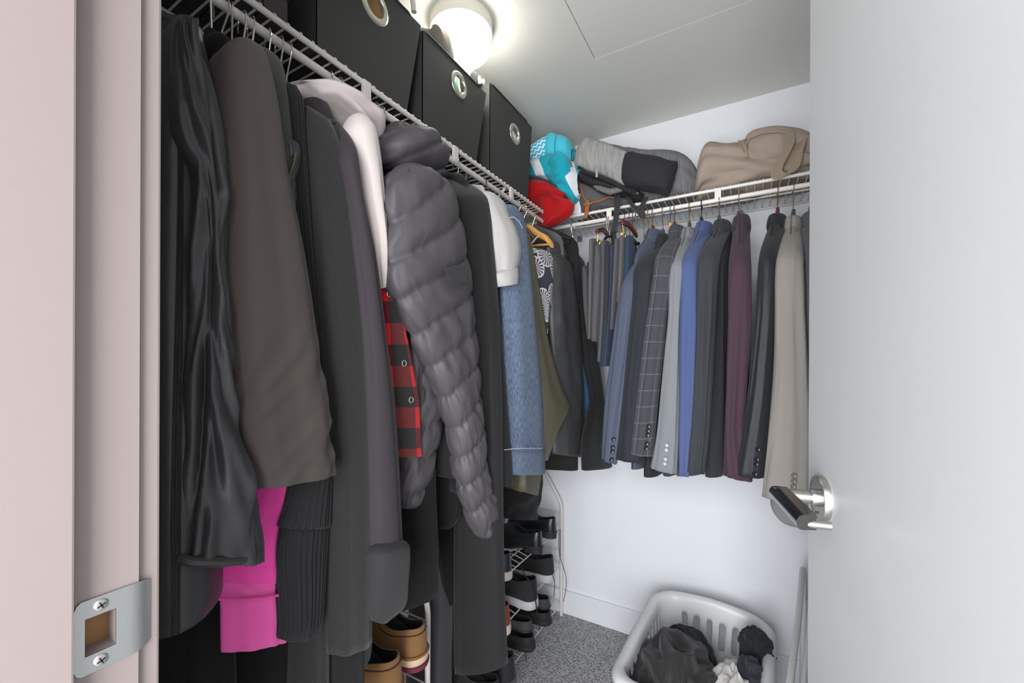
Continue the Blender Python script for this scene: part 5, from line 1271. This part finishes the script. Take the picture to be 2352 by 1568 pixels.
m_navyl = sh('navy_leather', (44, 50, 58), rough=.35, sheen=0); m_offwh = plain('off_white_rubber', (206, 194, 188), .6)
m_cognac = sh('cognac_leather', (134, 66, 44), rough=.4, sheen=0); m_mesh = sh('black_knit_mesh', (44, 44, 45), rough=.95); m_whtsole = plain('white_foam', (196, 196, 196), .7)
m_blacksn = sh('black_sneaker', (36, 36, 37), rough=.7); m_greysole = plain('grey_foam_sole', (88, 88, 90), .8); m_cord = plain('black_lace', (26, 26, 28), .7)
welt_m = plain('stitched_welt', (142, 94, 46), .7)
ZT = [z + .0145 for z in TIERS]
def at(px, tier, X=-.80): q = P(px, 1200, X=X); return Vector((X, q.y, ZT[tier]))
shoe('dress_shoe', 'black polished dress shoe at the wall end of the top tier of the far rack', at(1278, 2, -.80), m_dress, m_blackrub, sole=.010, heelblock=.022, heel_h=.062, L=.27, W=.085, group='black dress shoes')
shoe('dress_shoe', 'nearer black polished dress shoe on the top tier of the far rack', at(1246, 2, -.79), m_dress, m_blackrub, sole=.010, heelblock=.022, heel_h=.062, L=.27, W=.085, group='black dress shoes')
shoe('sneaker', 'navy leather sneaker with off-white sole, farther of its pair on the top tier', at(1174, 2, -.80), m_navyl, m_offwh, sole=.034, heel_h=.066, W=.088, lacemat=m_offwh)
shoe('sneaker', 'navy leather sneaker with off-white sole, beside the very long black trousers', at(1152, 2, -.80), m_navyl, m_offwh, sole=.034, heel_h=.066, W=.082, lacemat=m_offwh)
s1 = shoe('knit_sneaker', 'large black knit sneaker with thick white sole, nearer of its pair on the middle tier', at(1232, 1, -.775), m_mesh, m_whtsole, sole=.036, heel_h=.086, W=.112, L=.29, ang=-.12, lacemat=m_cord)
shoe('knit_sneaker', 'large black knit sneaker with thick white sole, at the wall end of the middle tier', at(1272, 1, -.80), m_mesh, m_whtsole, sole=.036, heel_h=.078, W=.108, L=.29, lacemat=m_cord)
shoe('leather_sneaker', 'reddish brown leather sneaker with off-white sole on the middle tier', at(1171, 1, -.79), m_cognac, m_offwh, sole=.036, heel_h=.074, W=.09, lacemat=m_cognac)
shoe('leather_sneaker', 'reddish brown leather sneaker mostly hidden by the very long black trousers', at(1149, 1, -.80), m_cognac, m_offwh, sole=.036, heel_h=.07, W=.082, lacemat=m_cognac)
shoe('running_shoe', 'black running shoe with thick grey sole below the brown sneakers', at(1182, 0, -.765), m_blacksn, m_greysole, sole=.036, heel_h=.088, W=.11, lacemat=m_cognac, solemat2=m_blackrub, sole2=.007)
a_ = at(1228, 0, -.80); a2 = at(1266, 0, -.81)
shoe('slip_on_shoe', 'plain black slip-on shoe on the bottom tier, nearer of the two', a_, m_blacksn, m_blackrub, sole=.024, heel_h=.034, W=.105, vamp_h=.04, toe_h=.03)
shoe('slip_on_shoe', 'plain black slip-on shoe on the bottom tier at the wall end', a2, m_blacksn, m_blackrub, sole=.024, heel_h=.034, W=.10, vamp_h=.04, toe_h=.03)
sn = shoe('sandal', 'black strap sandal with small orange marks, stacked on the nearer slip-on', a_ + Vector((-.012, .004, .075)), sh('dark_grey_strap', (62, 62, 62)), m_blackrub, sole=.008, heel_h=.036, W=.094, vamp_h=.035, toe_h=.028)
shoe('sandal', 'black strap sandal stacked on the slip-on at the wall end', a2 + Vector((-.006, .002, .075)), sh('dark_grey_strap', (62, 62, 62)), m_blackrub, sole=.008, heel_h=.036, W=.094, vamp_h=.035, toe_h=.028)
orange = plain('orange_print', (196, 70, 36), .6)
for i in range(4):
    for j in range(2):
        p = P(1206 + i * 2.8 + j * 1.4, 1391.5 + j * 4.5 + i * .6, X=-.812)
        MB().box((-.818, p.y - .0013, p.z - .004), (-.8095, p.y + .0013, p.z + .004)).build('orange_mark', orange, sn, smooth=False)
g1 = P(1140, 1560, X=-.755)
shoe('running_shoe', 'black running shoe with grey sole at the near end of the bottom tier', Vector((-.765, P(1146, 1500, X=-.765).y, ZT[0])), m_blacksn, m_greysole, sole=.036, heel_h=.07, W=.105, solemat2=m_blackrub, sole2=.007)
# shoes seen left of the long trousers
Yb = P(1036, 1390, X=-.86).y
bt_ = shoe('ankle_boot', 'rust brown leather boot with white sole left of the very long black trousers', Vector((-.90, 1.30, ZT[1])), sh('rust_leather', (120, 52, 30), rough=.45), m_offwh, sole=.03, heel_h=.115, W=.095, vamp_h=.07)
gs = shoe('sneaker', 'black sneaker with small grey lettering beneath the rust brown boot', Vector((-.88, 1.33, ZT[0])), m_blacksn, m_greysole, sole=.034, heel_h=.09, W=.1)
cu = bpy.data.curves.new('lettering', 'FONT'); cu.body = 'UE.'; cu.size = .024; cu.extrude = .0005
lt = bpy.data.objects.new('lettering', cu); me = bpy.data.meshes.new_from_object(lt); me.materials.append(plain('grey_print', (150, 150, 150), .6))
lo = bpy.data.objects.new('lettering', me); C.objects.link(lo); lo.parent = gs; bpy.data.objects.remove(lt)
lo.rotation_euler = (PI / 2, 0, PI / 2); lo.location = (.003, -.018, .075)
# tan shoes on the near rack
tn1 = shoe('tan_shoe', 'tan nubuck shoe with cream and maroon sole, nearer the white rack post', Vector((-.775, .862, ZT[2])), m_tan, m_cream, sole=.022, heel_h=.076, W=.112, L=.29, solemat2=m_maroon, sole2=.016, ang=.0, lining=blk, welt=welt_m, band=plain('dark_seam', (70, 46, 24), .8), group='tan shoes')
shoe('tan_shoe', 'tan nubuck shoe with cream and maroon sole, half covered by the coat hems', Vector((-.745, .735, ZT[2])), m_tan, m_cream, sole=.022, heel_h=.076, W=.116, L=.29, solemat2=m_maroon, sole2=.016, lining=blk, welt=welt_m, band=plain('dark_seam', (70, 46, 24), .8), group='tan shoes')
g = Vector((0, 0, 0))
shoe('canvas_shoe', 'pale grey canvas shoe on the tier below the tan pair', Vector((-.79, .87, ZT[1])), sh('pale_canvas', (146, 138, 132)), m_offwh, sole=.028, heel_h=.07, W=.1)
shoe('canvas_shoe', 'pale grey canvas shoe tucked left of the white rack post, beside its pair', Vector((-.79, .76, ZT[1])), sh('pale_canvas', (146, 138, 132)), m_offwh, sole=.028, heel_h=.07, W=.1)
# dangling laces
def lace(label, pts, r=.0016):
    o = MB().tube([Vector(q) for q in cr(pts, 26)], r, 6).build('shoelace', m_cord, loc=tuple(pts[0])); tag(o, label, 'shoelace', 'dangling black shoelaces')
lace('long black shoelace hanging to the back wall from the dress shoe', [P(1284, 1215, X=-.80), P(1284, 1262, X=-.80), P(1288, 1285, X=-.80), P(1299, 1320, X=-.80), P(1300, 1350, X=-.80), P(1294, 1382, X=-.80)])
lace('second black shoelace hanging beside the long one under the dress shoe', [P(1287, 1214, X=-.80), P(1287, 1262, X=-.80), P(1287, 1284, X=-.80)])
lace('black shoelace hanging down in front of the slip-on shoe from the knit sneaker', [P(1197, 1300, X=-.79), P(1204, 1318, X=-.775), P(1222, 1344, X=-.77), P(1229, 1375, X=-.77), P(1236, 1420, X=-.77), P(1240, 1445, X=-.77)], .0024)
lace('short black shoelace hanging from the running shoe sole', [P(1205, 1480, X=-.80), P(1207, 1495, X=-.79), P(1209, 1520, X=-.79)])
lace('black lace end dangling over the wall-end slip-on shoe', [P(1268, 1318, X=-.795), P(1274, 1340, X=-.79), P(1272, 1370, X=-.79)])

# ================================================================= other dark things low on the left
slab('garment_bag', 'upright charcoal bag standing between the two shoe racks', 'bag', fab('charcoal_nylon', (62, 62, 64), .7, 700, .3, .06), [(1290, 960, 1030), (1380, 950, 1034), (1480, 946, 1034), (1568, 944, 1032), (1640, 944, 1030), (1760, 950, 1028)], ('Y', 1.08), .10, d_drape(.006, 3), bottom='dome')
slab('black_scarf', 'black cloth trailing down beside the upright charcoal bag', 'scarf', m_black2, [(1340, 1020, 1036), (1420, 1018, 1040), (1500, 1018, 1048), (1535, 1020, 1044)], ('Y', 1.12), .03)
slab('grey_trousers', 'dark grey trouser leg hanging over the nearer tan shoe', 'trousers', fab('dark_heather_trouser', (78, 80, 84), .85, 500, .3, .12, fleck=.2), [(1400, 790, 840), (1430, 784, 846), (1500, 778, 844), (1535, 776, 820), (1545, 784, 806)], ('X', -.70), .05)
slab('black_garment', 'black coat filling the gap behind the pink sweatshirt cuff', 'coat', m_black2, [(300, 560, 640), (900, 520, 640), (1300, 480, 660), (1500, 470, 700), (1640, 470, 740)], ('X', -.80), .30, d_drape(.012, 3), m=40)  # black filler put in so that this gap reads dark
slab('black_garment', 'black coat reaching the floor below the ribbed cardigan', 'coat', m_black, [(320, 660, 700), (900, 660, 740), (1300, 640, 765), (1500, 622, 775), (1660, 618, 780)], ('X', -.72), .22, d_drape(.010, 9), m=40)
slab('black_backdrop', 'black robe at the door end hanging behind the rain jacket', 'backdrop', m_black2, [(300, 340, 470), (800, 330, 470), (1300, 330, 490), (1568, 320, 500), (1700, 320, 505)], ('X', -.80), .24, d_drape(.012, 13), m=40)  # extra cloth added to keep the space behind the jacket dark

# ================================================================= laundry basket
def basket():
    t = thing('laundry_basket', 'white plastic laundry basket with slotted sides full of dark laundry', 'laundry basket', (-.16, 1.60, 0))
    plast = plain('white_plastic', (222, 222, 222), .38)
    cx, cy = -.155, 1.605; yaw = math.radians(-3)
    HX, HY = .220, .318; ZR = .31; zb = .012
    segs = []                                   # (u position list) perimeter columns with slot info
    def rr(t_, hx, hy, rad):                    # rounded rectangle by arc length fraction (starts mid back side)
        P4 = [(0, hy), (hx, hy), (hx, -hy), (-hx, -hy), (-hx, hy), (0, hy)]
        pts = []
        sx, sy = hx - rad, hy - rad
        path = [('l', (0, hy), (sx, hy)), ('a', (sx, sy), 90, 0), ('l', (hx, sy), (hx, -sy)), ('a', (sx, -sy), 0, -90), ('l', (sx, -hy), (-sx, -hy)), ('a', (-sx, -sy), -90, -180), ('l', (-hx, -sy), (-hx, sy)), ('a', (-sx, sy), 180, 90), ('l', (-sx, hy), (0, hy))]
        lens = [math.dist(p[1], p[2]) if p[0] == 'l' else rad * PI / 2 for p in path]; tot = sum(lens); d = t_ * tot
        for p, l in zip(path, lens):
            if d <= l + 1e-9:
                f = d / l
                if p[0] == 'l': return (p[1][0] + (p[2][0] - p[1][0]) * f, p[1][1] + (p[2][1] - p[1][1]) * f)
                a = math.radians(p[2] + (p[3] - p[2]) * f); return (p[1][0] + rad * math.cos(a), p[1][1] + rad * math.sin(a))
            d -= l
        return (0, hy)
    rad = .075
    Ls = [HX - rad, rad * PI / 2, 2 * (HY - rad), rad * PI / 2, 2 * (HX - rad), rad * PI / 2, 2 * (HY - rad), rad * PI / 2, HX - rad]; T = sum(Ls)
    cum = np.r_[0, np.cumsum(Ls)] / T
    slots = []
    def put(a, b, n, wd):
        for k in range(n):
            c_ = a + (b - a) * (k + .5) / n; slots.append((c_ - wd / 2 / T, c_ + wd / 2 / T))
    put(cum[2] + .0, cum[3] - .0, 9, .028); put(cum[4], cum[5], 5, .028); put(cum[6], cum[7], 9, .028)
    # back side is split over the seam: five slots centred on it
    for k in (-2, -1, 0, 1, 2):
        c_ = (k * .056 / T) % 1.0
        slots.append((c_ - .015 / T, c_ + .015 / T))
    us = []; tagc = []
    base = [i / 150 for i in range(150)]
    def inslot(u):
        for a, b in slots:
            for o in (0, 1, -1):
                if a + o - 1e-9 <= u <= b + o + 1e-9: return ((u - a - o) / (b - a))
        return None
    allu = set()
    for u in base:
        if inslot(u) is None: allu.add(round(u, 6))
    for a, b in slots:
        for k in range(7): allu.add(round((a + (b - a) * (.5 - .5 * math.cos(PI * k / 6))) % 1.0, 6))
    us = sorted(allu); N = len(us)
    xi = [inslot(u) for u in us]
    s0, s1, r_ = .150, .256, .0145
    def wav(u):  # rim height swell: high at ends and corners
        return .010 * math.cos(4 * PI * u) + .006 * math.cos(8 * PI * u)
    def levels(u, x_):
        arc = 0 if x_ is None else r_ * (1 - math.sqrt(max(0, 1 - (2 * x_ - 1) ** 2)))
        if x_ is None: arc = r_
        rim = ZR + wav(u)
        return [zb, .08, s0 + arc, .5 * (s0 + s1), s1 - arc, s1 + .012, rim - .02, rim - .010, rim - .003, rim, rim - .001, rim - .008, rim - .020, rim - .034]
    def outw(j): return [0, 0, 0, 0, 0, 0, 0, .0015, .006, .014, .026, .036, .041, .042][j]
    vs = []; fs = []; M_ = 14
    Rz = Matrix.Rotation(yaw, 3, 'Z')
    for j in range(M_):
        for u, x_ in zip(us, xi):
            z = levels(u, x_)[j]; k = .84 + .16 * min(1, z / ZR) - .0
            px_, py_ = rr(u, HX * k - .026 + outw(j), HY * k - .03 + outw(j), rad * k + outw(j) * .6)
            p = Rz @ Vector((px_, py_, 0)); vs.append((cx + p.x, cy + p.y, z))
    for j in range(M_ - 1):
        for i in range(N):
            i2 = (i + 1) % N
            if j in (2, 3) and xi[i] is not None and xi[i2] is not None and (xi[i] < .99 and xi[i2] > .01): continue
            fs.append((j * N + i, j * N + i2, (j + 1) * N + i2, (j + 1) * N + i))
    fs.append(tuple(range(N)))
    o = MB().add(vs, fs).build('basket_body', plast, t, angle=50)
    so = o.modifiers.new('thickness', 'SOLIDIFY'); so.thickness = .0028; so.offset = 0
    # loop handle on the right side
    hp = [P(1790, 1497, X=.045), P(1800, 1510, X=.062), P(1806, 1540, X=.07), P(1806, 1580, X=.072), P(1800, 1640, X=.062)]
    return t
basket()
lb = fab('crinkled_black_laundry', (52, 51, 51), .62, 1100, .2, .12, fold=.003, foldscale=(6, 6), spec=.35)
lb2 = fab('black_jersey_laundry', (38, 39, 42), .9, 600, .3, .1)
def pile(name, label, cat, c, r, mat, seed, amp, rot=0.0, f=2.2, n=72, m=46):
    """crumpled cloth heap: a flattened dome whose surface is folded by ridged noise"""
    vs = []; fs = []; Rz = Matrix.Rotation(rot, 3, 'Z')
    for i in range(m):
        th = .02 + (PI * .80) * i / (m - 1)
        for k in range(n):
            a = 2 * PI * k / n; d = Vector((math.sin(th) * math.cos(a), math.sin(th) * math.sin(a), math.cos(th)))
            q = d * f + Vector((seed, seed * .7, -seed))
            wq = Vector((noise.noise(q * .8), noise.noise(q * .8 + Vector((9, 0, 0))), noise.noise(q * .8 + Vector((0, 9, 0))))) * 1.1
            rd = 1 - abs(noise.noise((q + wq) * 1.0)) * 2.2; r2 = 1 - abs(noise.noise((q + wq) * 2.3 + Vector((4, 4, 4)))) * 2
            p = Vector((d.x * r[0], d.y * r[1], d.z * r[2])) + d * amp * (rd + .4 * r2 - .6)
            p = Rz @ p; vs.append(Vector(c) + p)
    fs = [(i*n+k, i*n+(k+1) % n, (i+1)*n+(k+1) % n, (i+1)*n+k) for i in range(m - 1) for k in range(n)] + [tuple(range(n))[::-1], tuple((m-1)*n+k for k in range(n))]
    o = MB().add(vs, fs).build(name, mat, loc=(c[0], c[1], c[2] - r[2] * .7), angle=180); return tag(o, label, cat)
pile('black_laundry', 'crumpled black garment heaped in the left half of the laundry basket', 'laundry', (-.215, 1.49, .20), (.125, .21, .145), lb, 2.3, .040, f=1.15, n=110, m=70)
pile('black_laundry', 'soft black garment folded at the back of the heap in the basket', 'laundry', (-.20, 1.66, .22), (.09, .07, .10), lb2, 7.7, .018, f=1.3)
pile('white_laundry', 'crumpled white cloth in the middle of the laundry basket', 'laundry', (-.04, 1.53, .185), (.085, .15, .115), fab('white_laundry_cloth', (210, 206, 202), .85, 900, .2, .05, fold=.002, foldscale=(6, 6)), 4.1, .022, f=1.3, n=96, m=60)
pile('dark_laundry', 'dark knotted bundle draped over the right rim of the basket', 'laundry', (.022, 1.72, .27), (.055, .07, .085), lb2, 9.3, .016, f=1.2)
pile('dark_laundry', 'dark slate garment spilling below the knotted bundle', 'laundry', (.005, 1.60, .24), (.045, .07, .08), fab('slate_laundry', (54, 57, 64), .9, 600, .3, .1), 5.9, .014, f=1.3)

# ================================================================= folded drying rack on the right
dkr = thing('drying_rack', 'white folded metal drying rack leaning between the basket and the door', 'drying rack', (.16, 1.55, 0))
dm = plain('drying_rack_enamel', (214, 214, 212), .35)
def uframe(name, X0, dz, r=.0075):
    pts = [Vector((X0 - .012, 1.08, 0.0)), Vector((X0 - .012, 1.14, .44 + dz)), Vector((X0 - .008, 1.19, .485 + dz)), Vector((X0 + .008, 1.30, .505 + dz)), Vector((X0 + .045, 1.55, .525 + dz)), Vector((X0 + .075, 1.78, .56 + dz)), Vector((X0 + .084, 1.86, .555 + dz)), Vector((X0 + .09, 1.90, .50 + dz)), Vector((X0 + .09, 1.93, 0))]
    return MB().tube([Vector(q) for q in cr(pts, 44)], r, 10).build(name, dm, dkr)
uframe('outer_frame', .088, 0, .009); uframe('inner_frame', .116, -.004, .007); uframe('rear_frame', .142, .01, .006)
for k in range(6):
    z = .07 + k * .07
    MB().tube([Vector((.112, 1.12, z)), Vector((.150, 1.55, z)), Vector((.188, 1.905, z))], .0026, 6).build('rung', dm, dkr)
